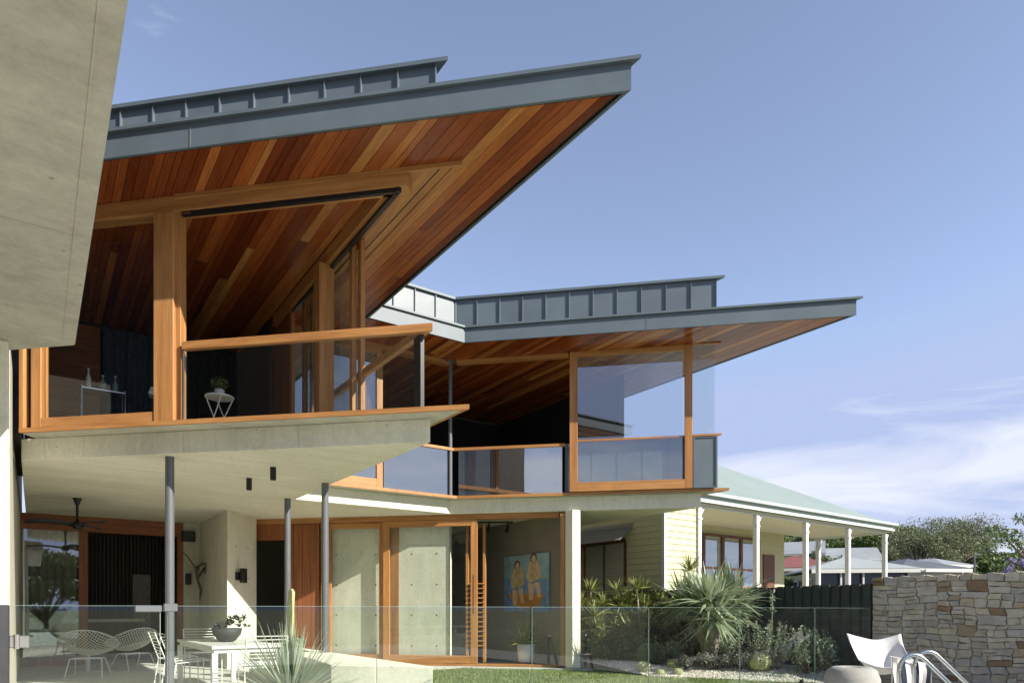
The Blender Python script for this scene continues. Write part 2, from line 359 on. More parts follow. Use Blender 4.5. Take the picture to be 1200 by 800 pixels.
def offset(path, d):
    n = len(path); out_ = []
    for i in range(n):
        ns = []
        for a, b in ((i-1, i), (i, i+1)):
            if a < 0 or b >= n: continue
            dx, dy = path[b][0]-path[a][0], path[b][1]-path[a][1]; L = math.hypot(dx, dy); ns.append((dy/L, -dx/L))
        if len(ns) == 1: m = ns[0]; k = 1
        else:
            m = (ns[0][0]+ns[1][0], ns[0][1]+ns[1][1]); k = 2/(m[0]**2+m[1]**2)
        out_.append((path[i][0]+m[0]*k*d, path[i][1]+m[1]*k*d))
    return out_
def tag(o, label=None, cat=None, group=None, kind=None):
    if label: o['label'] = label
    if cat: o['category'] = cat
    if group: o['group'] = group
    if kind: o['kind'] = kind
    return o
def empty(name, loc, rz=0.0, label=None, cat=None, group=None):
    o = bpy.data.objects.new(name, None); COL.objects.link(o); o.location = loc; o.rotation_euler = (0, 0, rz); o.empty_display_size = 0.2
    return tag(o, label, cat, group)
def copy_tree(o, parent=None):
    c = o.copy(); COL.objects.link(c); c.parent = parent
    for ch in list(o.children): copy_tree(ch, c)
    return c
def place(o, u, v, z=0, rz=0.0):
    x, y = W(u, v); o.location = (x, y, z); o.rotation_euler = (0, 0, ANG+rz); return o
def soft_mesh(name, V, F, mat, parent=None):
    """large leaf meshes from numpy: V (n,3), F (m,4)"""
    me = bpy.data.meshes.new(name); me.vertices.add(len(V)); me.vertices.foreach_set('co', np.asarray(V, dtype=np.float32).ravel())
    k = F.shape[1]; me.loops.add(F.size); me.loops.foreach_set('vertex_index', F.astype(np.int32).ravel())
    me.polygons.add(len(F)); me.polygons.foreach_set('loop_start', np.arange(0, F.size, k, dtype=np.int32)); me.polygons.foreach_set('loop_total', np.full(len(F), k, dtype=np.int32))
    me.update(); me.validate(); me.materials.append(M[mat] if isinstance(mat, str) else mat)
    o = bpy.data.objects.new(name, me); COL.objects.link(o)
    if parent is not None: o.parent = parent
    return o

# ================================================================== GROUND AND SETTING
def terr(x, y):
    h = -0.22
    t = max(0.0, y-27.0)
    h += 0.072*t if t < 270 else 0.072*270 + 0.02*(t-270)
    return h
xs = sorted(set(list(np.linspace(-900, -60, 15)) + list(np.linspace(-60, 140, 51)) + list(np.linspace(140, 900, 16))))
ys = sorted(set(list(np.linspace(-900, -20, 16)) + list(np.linspace(-20, 26, 8)) + list(np.linspace(27, 297, 46)) + list(np.linspace(320, 1500, 12))))
g = MB(); nx = len(xs)
g.v = [(x, y, terr(x, y)) for y in ys for x in xs]
g.f = [(j*nx+i, j*nx+i+1, (j+1)*nx+i+1, (j+1)*nx+i) for j in range(len(ys)-1) for i in range(nx-1)]
tag(g.build('ground', 'hill', smooth=True), kind='structure')
root_xy = None
def struct(mb, name, mat):
    o = mb.build(name, mat); o.rotation_euler = (0, 0, ANG); return tag(o, kind='structure')
# pool deck in front of the glass fence, terrace under the house, lawn between
struct(MB().box(-9,10.0,-9,-3.0,-0.20,-0.04).box(-9,3.4,-3.0,2.4,-0.20,-0.04).box(8.2,10.0,-3.0,2.4,-0.20,-0.04).box(-9,10.0,2.4,5.16,-0.20,-0.04), 'pool_deck', 'paving')
struct(MB().box(3.4,8.2,-3.0,2.4,-0.21,-0.13), 'pool_water', 'water')
struct(MB().prism([(-0.45,9.5),(2.6,6.45),(3.36,5.69),(3.36,10.45),(6.2,10.45),(7.86,8.79),(7.86,17.2),(-0.45,17.2)], -0.20, 0.0), 'terrace', 'paving')
struct(MB().prism([(3.365,5.165),(9.98,5.165),(9.98,17.2),(7.865,17.2),(7.865,8.78),(6.2,10.445),(3.365,10.445)], -0.20, -0.015), 'lawn', 'grass')
struct(MB().prism([(-0.45,5.165),(3.36,5.165),(3.36,5.685),(2.6,6.445),(-0.45,9.49)], -0.20, -0.03), 'planting_bed', 'gravel')

# ================================================================== THE HOUSE
U0, V0 = 3.0, 10.5
hx, hy = W(U0, V0)
house = empty('house', (hx, hy, 0), ANG, 'two-storey concrete house with cedar lined pointed roofs and timber framed glazing', 'house')
HO = (U0, V0)
def part(mb, name, mat, parent=house, **k): return mb.build(name, mat, parent, off=HO, **k)
Z_SOF, Z_FT = 5.47, 5.70
SLAB_B, SLAB_T = 2.75, 2.998
# --- roof
ROOF = [(-3.0,11.37),(4.178,4.192),(4.178,9.74),(5.86,9.74),(10.15,5.45),(10.15,14.0)]
roof = part(MB().prism(offset(ROOF, -0.03) + [(9.5,15.5),(8.0,17.4),(-3.0,17.4)], Z_SOF+0.02, Z_FT-0.02), 'roof', 'zinc')
part(MB().strip(ROOF, -0.028, 0.0, Z_SOF-0.016, Z_FT-0.012), 'fascia', 'zinc', roof)
part(MB().strip(ROOF, -0.12, 0.035, Z_FT-0.010, Z_FT+0.022), 'fascia_cap', 'zinc', roof)
part(MB().strip(ROOF, -0.040, -0.030, Z_SOF-0.013, Z_SOF+0.0), 'shadow_bead', 'black', roof)
for u_ in (1.22, 7.95):
    k_ = 8.37 if u_ < 4 else 15.6
    part(MB().dbox(u_, u_+0.006, k_-0.006, 0.004, Z_SOF-0.02, Z_FT-0.015), 'fascia_joint', 'stainless' if u_ < 4 else 'zinc', roof)
# raised parapet of folded metal sheets
UP = [(-3.0,12.22),(3.26,5.96),(3.26,10.30),(6.0,10.30),(9.1,7.20),(9.1,12.5)]
up = part(MB().prism(offset(UP, -0.02) + [(8.0,16.0),(-3.0,16.5)], Z_FT-0.015, 6.385), 'roof_upstand', 'zinc')
part(MB().strip(UP, -0.15, 0.055, 6.39, 6.43), 'upstand_cap', 'zinc', up)
part(MB().strip(UP, -0.02, 0.035, Z_FT-0.005, Z_FT+0.02), 'base_flashing', 'zinc', up)
def sheets(a, b, n_, z0, z1, parent, pw=None, first=0.0):
    dx, dy = b[0]-a[0], b[1]-a[1]; L = math.hypot(dx, dy); tx, ty = dx/L, dy/L; nx_, ny_ = ty, -tx
    step = L/n_
    for i in range(n_):
        s0, s1 = i*step, (i+1)*step
        p = [(a[0]+tx*t+nx_*o_, a[1]+ty*t+ny_*o_) for t, o_ in ((s0+0.004, 0.0), (s1-0.004, 0.0), (s1-0.004, 0.006), (s0+0.004, 0.006))]
        p2 = [(q[0]-nx_*0.018, q[1]-ny_*0.018) for q in p[:2]]
        part(MB().prism([p2[0], p2[1], p[2], p[3]], z0, z1), 'metal_sheet', 'zinc_panel', parent)
        if i > 0 or True:
            q = [(a[0]+tx*t+nx_*o_, a[1]+ty*t+ny_*o_) for t, o_ in ((s1-0.008, 0.002), (s1+0.008, 0.002), (s1+0.006, 0.034), (s1-0.006, 0.034))]
            part(MB().prism(q, z0, z1), 'standing_seam', 'zinc', parent)
sheets((-0.6,9.82), (3.26,5.96), 14, Z_FT+0.021, 6.389, up)
sheets((3.26,10.30), (6.0,10.30), 7, Z_FT+0.021, 6.389, up)
sheets((6.0,10.30), (9.1,7.20), 11, Z_FT+0.021, 6.389, up)
# --- timber soffit and ceiling: one board after another, all running the same way
sof = part(MB().prism(offset(ROOF, -0.05) + [(9.5,15.4),(8.0,17.3),(-3.0,17.3)], Z_SOF+0.004, Z_SOF+0.018), 'soffit', 'dark_timber')
BW = 0.0865
def vfront(u):
    if u <= 4.178-0.03: return 8.37-u
    if u <= 5.86: return 9.74
    return 15.6-u
ucur = 0.10
while True:
    bw_ = random.choice((0.062,0.085,0.085,0.11,0.11,0.13)); ua = ucur; ub = ua+bw_-0.005; ucur += bw_
    if ub > 10.115: break
    um = (ua+ub)/2
    f = vfront(um); sl = -1.0 if not (4.15 < um <= 5.86) else 0.0
    fa, fb = f + 0.055 - sl*(um-ua), f + 0.055 + sl*(ub-um)
    if sl == 0.0: fa = fb = f+0.05
    end = 13.6 if um > 3.1 else 12.4
    cuts = [None]
    L = end-f
    j = f + L*random.uniform(0.18, 0.85)
    dz = random.uniform(0, 0.0025)
    for (a0, b0, c0) in (((fa, fb), j, 0), ((j+0.002, j+0.002), end, 1)):
        part(MB().prism([(ua,a0[0]),(ub,a0[1]),(ub,b0-0.002),(ua,b0-0.002)], Z_SOF-0.014-dz, Z_SOF+0.003), 'soffit_board', 'board', sof)
# --- floor slab
SLAB = [(-0.12,9.75),(3.36,6.27),(3.36,10.73),(6.15,10.73),(9.25,7.63),(9.25,14.0)]
slab = part(MB().prism(SLAB + [(7.86,15.5),(7.86,17.2),(-0.12,17.2)], SLAB_B, SLAB_T), 'floor_slab', 'concrete_soffit', bevel=0.006)
for u_ in (0.1,0.46,1.35,2.32):
    part(MB().dbox(u_,u_+0.004,9.63-0.002,0.003,SLAB_B+0.01,SLAB_T-0.01), 'formwork_joint', 'concrete', slab)
SILL = [(-0.14,9.41),(3.516,5.754),(3.516,10.517),(6.164,10.517),(9.46,7.221),(9.46,9.6)]
sill = part(MB().prism(offset(SILL, -0.032) + [(8.9,9.62),(5.8,11.3),(2.9,11.3),(2.9,9.5),(0.2,9.9)], 3.0, 3.036), 'sill_plate', 'concrete')
part(MB().strip(SILL, -0.031, 0.0, 2.997, 3.046), 'sill_edge', 'timber_d', sill)
part(MB().prism([(-0.11,10.2),(2.85,7.3),(2.85,11.32),(6.3,11.32),(9.1,8.6),(9.1,14.0),(7.86,15.4),(7.86,17.1),(-0.11,17.1)], 2.999, 3.034), 'upper_floor', 'floor_dark')
# --- steel columns
def post(u, v, z0, z1, r, nm='steel_column'): return part(MB().lathe([(r,z0),(r,z1)], (u,v), 20), nm, 'steel_post', smooth=False)
for (u, v, z0) in ((1.26,8.56,0.0),(3.24,10.73,0.44),(3.267,9.128,0.44)):
    p_ = part(MB().lathe([(0.048,z0),(0.048,SLAB_B)], (u,v), 24), 'steel_column', 'steel_post')
    part(MB().lathe([(0.075,z0+0.001),(0.075,z0+0.012)], (u,v), 24), 'base_plate', 'steel_post', p_)
p_ = part(MB().lathe([(0.036,3.037),(0.036,Z_SOF-0.02)], (6.09,10.62), 20), 'steel_column', 'steel_post')
part(MB().box(5.98,6.2,10.57,10.67,Z_SOF-0.045,Z_SOF-0.0165), 'top_plate', 'steel_post', p_)

# --- near upper facade, on the diagonal u+v = 9.30
K = 9.30; HEAD0, HEAD1 = 5.285, 5.455
part(MB().dbox(-0.14,-0.10,K,0.14,3.047,HEAD1), 'jamb', 'timber_z', bevel=0.003)
part(MB().dbox(-0.10,-0.04,K+0.10,0.04,3.047,HEAD1), 'jamb_shadow_gap', 'black')
head = part(MB().dbox(-0.14,3.07,K,0.16,HEAD0,HEAD1), 'head_beam', 'timber_d', bevel=0.004)
part(MB().dbox(1.22,3.46,K-0.035,0.03,HEAD1-0.045,HEAD1-0.002), 'cover_strip', 'timber_d', head)
win = part(MB().dbox(-0.03,0.06,K+0.005,0.06,3.047,HEAD0-0.002), 'sliding_window', 'timber_z', bevel=0.003)
part(MB().dbox(0.0605,1.05,K+0.006,0.06,3.047,3.155), 'bottom_rail', 'timber_d', win, bevel=0.003)
part(MB().dbox(0.06,0.085,K+0.03,0.03,3.156,HEAD0-0.002).dbox(0.092,0.112,K+0.035,0.03,3.156,HEAD0-0.002), 'glazing_bead', 'timber_z', win)
part(MB().dbox(0.113,1.05,K+0.05,0.010,3.156,HEAD0-0.002), 'glass_pane', 'glass', win)
part(MB().dbox(1.053,1.22,K-0.012,0.15,3.047,HEAD0-0.001), 'corner_post', 'timber_z', bevel=0.004)
part(MB().dbox(1.222,1.29,K+0.05,0.10,3.047,HEAD0-0.001), 'door_stile', 'timber_z', bevel=0.003)
part(MB().dbox(1.295,3.00,K+0.02,0.04,5.240,HEAD0-0.002).box(3.0,3.045,6.30,10.2,5.240,HEAD0-0.002), 'sliding_track', 'black')
part(MB().dbox(1.30,1.37,K+0.015,0.004,5.25,5.265), 'track_bracket', 'stainless')
part(MB().box(2.95,3.075,6.36,10.5,HEAD0,HEAD1), 'side_head_beam', 'timber_v', bevel=0.003)
trim = part(MB().prism([(3.08,6.22),(3.46,5.84),(3.46,8.35),(3.08,8.35)], HEAD1-0.020, HEAD1-0.004), 'soffit_trim', 'timber_v')
part(MB().box(3.325,3.337,6.0,8.3,HEAD1-0.024,HEAD1-0.019), 'trim_groove', 'black', trim)
part(MB().strip([(3.44,5.86),(3.44,8.35)], -0.02, 0.005, HEAD1-0.034, HEAD1-0.0195), 'trim_edge', 'timber_v', trim)
# stacked sliding leaves on the short side
part(MB().box(2.86,3.05,8.20,8.40,3.038,HEAD0-0.002), 'timber_post', 'timber_z', bevel=0.004)
for (u, v0, v1) in ((3.10,7.74,9.6),(3.175,7.66,9.5)):
    lf = part(MB().box(u,u+0.055,v0,v0+0.09,3.06,HEAD1-0.04).box(u,u+0.055,v1-0.09,v1,3.06,HEAD1-0.04).box(u,u+0.055,v0+0.09,v1-0.09,3.06,3.16).box(u,u+0.055,v0+0.09,v1-0.09,5.33,HEAD1-0.04), 'sliding_door_leaf', 'timber_z', bevel=0.003)
    part(MB().box(u+0.022,u+0.032,v0+0.09,v1-0.09,3.16,5.33), 'glass_pane', 'glass', lf)
lf = part(MB().box(2.99,3.04,9.72,9.83,3.06,HEAD0-0.002).box(2.99,3.04,8.41,9.72,3.06,3.16), 'fixed_window', 'timber_z', bevel=0.003)
part(MB().box(3.01,3.02,8.41,9.72,3.16,HEAD0-0.002), 'glass_pane', 'glass', lf)
part(MB().box(3.00,3.06,9.83,10.58,3.037,HEAD0-0.002), 'side_wall', 'red_z')
# balustrade
RL = [(1.292,8.008),(3.262,6.038),(3.262,8.95)]
bal = part(MB().strip(RL, -0.062, 0.0, 3.80, 3.885), 'handrail', 'timber_d', bevel=0.003)
gp = [(1.30,8.03),(3.20,6.13)]
part(MB().strip(gp, -0.012, 0.0, 3.05, 3.80), 'glass_panel', 'glass', bal)
part(MB().box(3.215,3.227,6.36,8.92,3.05,3.80), 'glass_panel', 'glass', bal)
part(MB().box(3.195,3.235,6.17,6.32,3.037,3.80), 'steel_end_post', 'black', bal)
part(MB().dbox(1.296,1.306,K+0.0,0.02,3.05,3.80), 'glass_channel', 'stainless', bal)

# --- wing, return side v = 10.6
part(MB().box(3.07,4.78,10.60,10.66,HEAD0,HEAD1).box(3.07,6.1,10.60,10.74,5.385,HEAD1-0.001), 'wing_head_beam', 'timber_u', bevel=0.003)
ww = part(MB().box(4.674,4.781,10.595,10.655,3.05,HEAD0-0.002), 'sliding_window', 'timber_z', bevel=0.003)
part(MB().box(3.07,4.6735,10.596,10.655,3.05,3.20), 'bottom_rail', 'timber_u', ww, bevel=0.003)
part(MB().box(3.80,3.87,10.60,10.65,3.201,HEAD0-0.002), 'stile', 'timber_z', ww, bevel=0.003)
part(MB().box(3.87,4.674,10.62,10.63,3.20,HEAD0-0.002).box(3.07,3.80,10.62,10.63,3.20,HEAD0-0.002), 'glass_pane', 'glass_reflective', ww)
RW = [(4.80,10.575),(6.14,10.575),(7.55,9.165)]
wb = part(MB().strip(RW, -0.06, 0.0, 3.855, 3.905), 'handrail', 'timber_d', bevel=0.002)
part(MB().box(4.80,6.02,10.60,10.612,3.05,3.855), 'glass_panel', 'glass_reflective', wb)
part(MB().dbox(6.21,7.52,16.74,0.012,3.05,3.855), 'glass_panel', 'glass_reflective', wb)
part(MB().dbox(6.15,7.56,16.66,0.10,5.385,HEAD1), 'wing_head_beam', 'timber_d', bevel=0.003)
# --- wing picture window and corner glazing, u+v = 16.62
KW = 16.61
fw = part(MB().dbox(7.553,7.646,KW,0.08,3.05,5.452), 'picture_window', 'timber_z', bevel=0.003)
part(MB().dbox(8.915,9.003,KW,0.08,3.05,5.452), 'stile', 'timber_z', fw, bevel=0.003)
for z0_, z1_ in ((3.05,3.205),(5.36,5.452)): part(MB().dbox(7.6465,8.9145,KW+0.001,0.08,z0_,z1_), 'rail', 'timber_d', fw, bevel=0.003)
part(MB().dbox(7.646,8.915,KW+0.05,0.010,3.205,5.36), 'glass_pane', 'glass_picture', fw)
KS = 16.82
sp = part(MB().dbox(7.60,9.215,KS+0.02,0.06,3.04,3.91), 'spandrel', 'zinc')
for i in range(5):
    u_ = 7.62+i*0.305
    part(MB().dbox(u_,u_+0.297,KS,0.012,3.05,3.905), 'metal_sheet', 'zinc_panel', sp)
    part(MB().dbox(u_+0.294,u_+0.304,KS-0.02,0.025,3.05,3.905), 'standing_seam', 'zinc', sp)
part(MB().dbox(9.025,9.285,KW+0.03,0.02,3.05,3.905), 'metal_sheet', 'zinc_panel', sp)
part(MB().dbox(9.015,9.035,KW+0.005,0.03,3.05,3.905).dbox(9.272,9.292,KW+0.005,0.03,3.05,3.905).dbox(9.035,9.272,KW+0.01,0.028,3.885,3.905).dbox(9.035,9.272,KW+0.01,0.028,3.05,3.07), 'folded_edge', 'zinc', sp)
part(MB().prism([(7.66,8.99),(9.003,7.66),(9.01,7.60),(9.335,7.275),(9.335,9.6),(9.20,9.6),(9.20,7.66),(7.75,9.12)], 3.912, 3.945), 'ledge', 'timber_d', sp)
part(MB().box(9.262,9.29,7.40,9.6,3.05,3.905), 'side_spandrel', 'zinc_panel', sp)
cg = part(MB().dbox(9.01,9.28,KW+0.03,0.010,3.946,5.452), 'corner_glass', 'glass')
part(MB().box(9.268,9.278,7.385,9.5,3.946,5.452), 'return_glass', 'glass', cg)
part(MB().dbox(9.00,9.33,KW+0.0,0.05,5.435,5.453), 'glass_channel', 'timber_d', cg)
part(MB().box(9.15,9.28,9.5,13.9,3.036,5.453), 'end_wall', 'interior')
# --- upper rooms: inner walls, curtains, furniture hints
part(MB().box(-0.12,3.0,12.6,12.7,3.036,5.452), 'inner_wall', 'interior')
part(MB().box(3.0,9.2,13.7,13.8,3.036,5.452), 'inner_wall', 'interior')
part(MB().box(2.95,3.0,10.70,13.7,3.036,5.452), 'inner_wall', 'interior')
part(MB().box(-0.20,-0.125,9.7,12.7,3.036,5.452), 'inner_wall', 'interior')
cl = part(MB().box(-0.12,0.86,12.52,12.59,3.036,5.45), 'cladding', 'dark_timber')
for i in range(12):
    part(MB().box(-0.11,0.85,12.49,12.519,3.05+i*0.2,3.05+i*0.2+0.194), 'cladding_board', 'red_u', cl)
def curtain(u0, u1, v, z0, z1, name, mat, amp=0.05, per=0.16):
    n = int((u1-u0)/0.02); mb = MB()
    for i in range(n+1):
        u = u0+(u1-u0)*i/n; a = v+amp*math.sin(2*math.pi*u/per)+0.012*math.sin(u*23)
        mb.v += [(u,a,z0),(u,a,z1)]
    mb.f = [(2*i,2*i+2,2*i+3,2*i+1) for i in range(n)]
    return part(mb, name, mat, smooth=True, recalc=False)
curtain(0.88, 2.0, 12.40, 3.06, 5.43, 'curtain', 'curtain')
curtain(2.0, 2.93, 12.40, 3.06, 5.43, 'curtain', 'curtain_green')

# --- ground floor of the wing: doors on the diagonal u+v = 17.0
KD = 17.0
part(MB().dbox(3.46,7.60,KD,0.14,2.655,SLAB_B-0.001), 'door_head', 'timber_d', bevel=0.003)
part(MB().dbox(3.46,7.60,KD,0.16,0.001,0.045), 'threshold', 'timber_d', bevel=0.003)
def leaf(u0, u1, k, nm='sliding_door', st=0.085, lab=None):
    d = part(MB().dbox(u0,u0+st,k,0.055,0.05,2.65), nm, 'timber_z', bevel=0.003)
    part(MB().dbox(u1-st,u1,k,0.055,0.05,2.65), 'stile', 'timber_z', d, bevel=0.003)
    for z0_, z1_ in ((0.05,0.19),(2.54,2.65)): part(MB().dbox(u0+st+0.0005,u1-st-0.0005,k+0.001,0.055,z0_,z1_), 'rail', 'timber_d', d, bevel=0.003)
    part(MB().dbox(u0+st,u1-st,k+0.035,0.010,0.19,2.54), 'glass_pane', 'glass', d); return d
leaf(4.50, 5.345, KD+0.09)
d_ = leaf(5.29, 6.55, KD+0.005)
part(MB().dbox(6.495,6.503,KD-0.001,0.01,0.95,1.65), 'door_pull', 'dark_timber', d_)
part(MB().dbox(4.42,4.50,KD,0.16,0.046,2.654), 'door_jamb', 'timber_z', bevel=0.003)
part(MB().dbox(7.56,7.615,KD-0.12,0.12,0.046,2.70), 'door_jamb', 'timber_z', bevel=0.003)
td = part(MB().dbox(3.93,4.42,KD+0.10,0.06,0.046,2.654), 'timber_door', 'red_z')
for i in range(4): part(MB().dbox(3.935+i*0.122,3.935+i*0.122+0.116,KD+0.085,0.02,0.06,2.64), 'door_plank', 'red_z', td)
part(MB().dbox(3.46,3.93,KD+0.02,0.10,2.35,2.654), 'door_transom', 'red_z')
cc = part(MB().box(7.62,7.80,9.06,9.26,0.0,SLAB_B), 'concrete_column', 'concrete_soffit', bevel=0.006)
part(MB().box(7.803,7.855,9.12,9.30,0.0,SLAB_B-0.001), 'red_edge_board', 'red_z')
part(MB().box(7.80,7.86,9.30,16.9,0.0,SLAB_B-0.001), 'room_wall', 'interior_plaster')
part(MB().box(2.5,7.79,16.9,17.0,0.0,SLAB_B-0.001), 'room_back_wall', 'interior_plaster')
iw = part(MB().dbox(4.50,5.46,17.30,0.18,0.0,SLAB_B-0.001), 'inner_concrete_wall', 'concrete_soffit')
iw2 = part(MB().dbox(5.60,6.29,17.30,0.18,0.0,SLAB_B-0.001), 'inner_concrete_wall', 'concrete_soffit')
for c_ in (4.72,5.28,5.78,6.12):
    for zz in (0.35,0.92,1.49,2.06,2.6):
        m_ = MB(); ctr = Vector((c_, 17.30-c_, zz)); t_ = Vector((0.7071,-0.7071,0)); n_ = Vector((-0.7071,-0.7071,0))
        ring = [ctr + (t_*math.cos(a)+Vector((0,0,1))*math.sin(a))*0.015 for a in np.linspace(0, 2*math.pi, 9)[:-1]]
        m_.add([q+n_*0.003 for q in ring]+[q-n_*0.001 for q in ring], [tuple(range(8))]+[(a,(a+1)%8,8+(a+1)%8,8+a) for a in range(8)])
        part(m_, 'tie_hole', 'dark_grey', iw if c_ < 5.5 else iw2)
part(MB().dbox(5.47,5.59,17.27,0.12,0.0,SLAB_B-0.001), 'inner_timber_post', 'timber_z')
part(MB().prism([(6.30,12.2),(6.42,12.1),(6.42,16.9),(6.30,16.9)], 0.0, SLAB_B-0.001), 'inner_partition', 'dark_timber')
lv = part(MB().dbox(6.57,6.60,KD+0.45,0.10,0.05,2.6).dbox(6.80,6.83,KD+0.45,0.10,0.05,2.6), 'louvre_screen', 'timber_z')
for i in range(15):
    z_ = 0.35+i*0.088
    if z_ < 1.55: part(MB().dbox(6.60,6.80,KD+0.40,0.12,z_,z_+0.02), 'louvre_slat', 'timber_d', lv)
tl = part(MB().tube([(6.62,11.2,2.68),(7.45,10.6,2.68)], 0.018, 8), 'track_light', 'black')
for k_ in (0.2,0.55,0.9):
    a_, b_ = 6.62+0.83*k_, 11.2-0.6*k_
    part(MB().tube([(a_,b_,2.67),(a_,b_,2.60),(a_-0.05,b_-0.03,2.50)], [0.01,0.03,0.035], 8), 'spot', 'black', tl)
# pier and left part of the ground floor
pier = part(MB().prism([(2.74,12.50),(3.46,13.40),(3.46,13.6),(3.3,13.9),(2.74,14.95)], 0.0, SLAB_B-0.001), 'concrete_pier', 'concrete_soffit')
pn = Vector((0.78,-0.624,0)).normalized(); pt = Vector((0.624,0.78,0)).normalized()
for a_ in (0.30,0.80):
    for zz in (0.5,1.05,1.6,2.15):
        ctr = Vector((2.74,12.50,zz))+pt*a_
        ring = [ctr + (pt*math.cos(x)+Vector((0,0,1))*math.sin(x))*0.015 for x in np.linspace(0, 2*math.pi, 9)[:-1]]
        part(MB().add([q+pn*0.003 for q in ring]+[q-pn*0.001 for q in ring], [tuple(range(8))]+[(a,(a+1)%8,8+(a+1)%8,8+a) for a in range(8)]), 'tie_hole', 'dark_grey', pier)
part(MB().box(2.44,2.738,14.90,15.1,0.0,SLAB_B-0.001), 'rear_concrete_wall', 'concrete')
part(MB().box(-0.40,2.44,14.93,15.05,2.47,SLAB_B-0.001), 'door_head', 'red_u')
part(MB().box(0.68,0.82,14.90,14.98,0.05,2.469), 'door_stile', 'red_z')
part(MB().box(2.33,2.438,14.90,15.0,0.0,2.469), 'door_jamb', 'red_z')
gl = part(MB().box(-0.40,-0.32,14.95,15.0,0.0,2.469).box(-0.32,0.68,14.95,15.0,0.0,0.16), 'sliding_door', 'red_z')
part(MB().box(-0.32,0.68,14.965,14.975,0.16,2.469), 'glass_pane', 'glass_picture', gl)
curtain(-0.3, 0.66, 15.35, 0.03, 2.6, 'curtain', 'curtain_beige', 0.03, 0.13)
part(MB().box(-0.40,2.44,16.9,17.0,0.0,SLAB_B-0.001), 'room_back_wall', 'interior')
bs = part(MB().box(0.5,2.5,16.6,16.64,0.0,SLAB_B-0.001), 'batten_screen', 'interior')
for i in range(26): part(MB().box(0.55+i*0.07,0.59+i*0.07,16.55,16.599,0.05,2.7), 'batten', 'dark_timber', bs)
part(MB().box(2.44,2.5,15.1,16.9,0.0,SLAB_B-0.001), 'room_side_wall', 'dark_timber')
lw = part(MB().box(-0.42,-0.20,8.6,17.2,0.0,3.74), 'left_wall', 'concrete', bevel=0.004)

# wall lights, speaker, downlights fixed to the house (lift away: things of their own)
def thing_mesh(mb, name, mat, label, cat, u=None, v=None, z=0, **k):
    o = mb.build(name, mat, None, **k); return tag(o, label, cat)
def uvempty(name, u, v, z, label, cat, group=None, rz=0.0):
    x, y = W(u, v); return empty(name, (x, y, z), ANG+rz, label, cat, group)
sl = uvempty('wall_speaker', 2.52, 14.80, 2.38, 'black box speaker high on the concrete wall beside the driftwood', 'speaker')
MB().box(-0.12,0.12,-0.02,0.098,0,0.2).build('speaker_box', 'black', sl, bevel=0.01)
MB().box(-0.105,0.105,-0.028,-0.021,0.015,0.185).build('grille', 'dark_grey', sl)
a = uvempty('wall_light', 2.52, 14.86, 1.52, 'small black wall light under the speaker on shaded concrete', 'wall light')
MB().box(-0.05,0.05,-0.05,0.038,0,0.22).build('light_body', 'black', a, bevel=0.006); MB().box(-0.03,0.03,-0.06,-0.051,0.03,0.19).build('lens', 'dark_grey', a)
a = uvempty('wall_light', 2.98, 12.80, 1.50, 'black block wall light on the face of the concrete pier', 'wall light', rz=math.atan2(0.78,0.624))
MB().box(-0.10,0.10,-0.055,-0.001,0.05,0.19).build('back_plate', 'black', a, bevel=0.004); MB().box(-0.04,0.06,-0.15,-0.056,0,0.26).build('light_body', 'black', a, bevel=0.006)
def downlight(u, v, lab):
    o = uvempty('ceiling_downlight', u, v, SLAB_B, lab, 'downlight', None)
    MB().lathe([(0.034,-0.155),(0.036,-0.15),(0.036,-0.002)], n=16).build('light_tube', 'black', o); MB().lathe([(0.028,-0.157),(0.028,-0.1555)], n=16).build('lens', 'dark_grey', o)
downlight(2.38, 8.46, 'black cylinder downlight under the slab near its free edge')
downlight(2.32, 9.35, 'black cylinder downlight under the slab further in, towards the pier')

# ceiling fan
fan = uvempty('ceiling_fan', 0.55, 12.55, SLAB_B, 'dark ceiling fan with leaf shaped blades under the terrace slab', 'ceiling fan')
MB().lathe([(0.018,-0.36),(0.02,-0.12),(0.055,-0.02),(0.07,-0.002)], n=16).build('downrod', 'black', fan, smooth=True)
MB().lathe([(0.03,-0.48),(0.07,-0.46),(0.08,-0.42),(0.06,-0.37),(0.02,-0.36)], n=20).build('motor', 'black', fan, smooth=True)
bl = MB(); N = 9
for i in range(N+1):
    t = i/N; w_ = 0.05+0.06*math.sin(math.pi*min(1, t*1.05))
    if i == N: w_ = 0.02
    x = 0.05+0.62*t; z = -0.42+0.03*math.sin(t*3)
    bl.v += [(x,-w_,z-0.02),(x,w_,z+0.02),(x,w_,z+0.032),(x,-w_,z-0.008)]
for i in range(N):
    for k in range(4): bl.f.append((4*i+k,4*i+(k+1)%4,4*i+4+(k+1)%4,4*i+4+k))
bl.f += [(0,1,2,3),(4*N,4*N+1,4*N+2,4*N+3)]
b0 = bl.build('blade', 'dark_grey', fan, smooth=True)
for a_ in (60, 180, 300):
    b_ = b0 if a_ == 60 else b0.copy()
    if b_ is not b0: COL.objects.link(b_); b_.parent = fan
    b_.rotation_euler = (0, 0, R(a_))
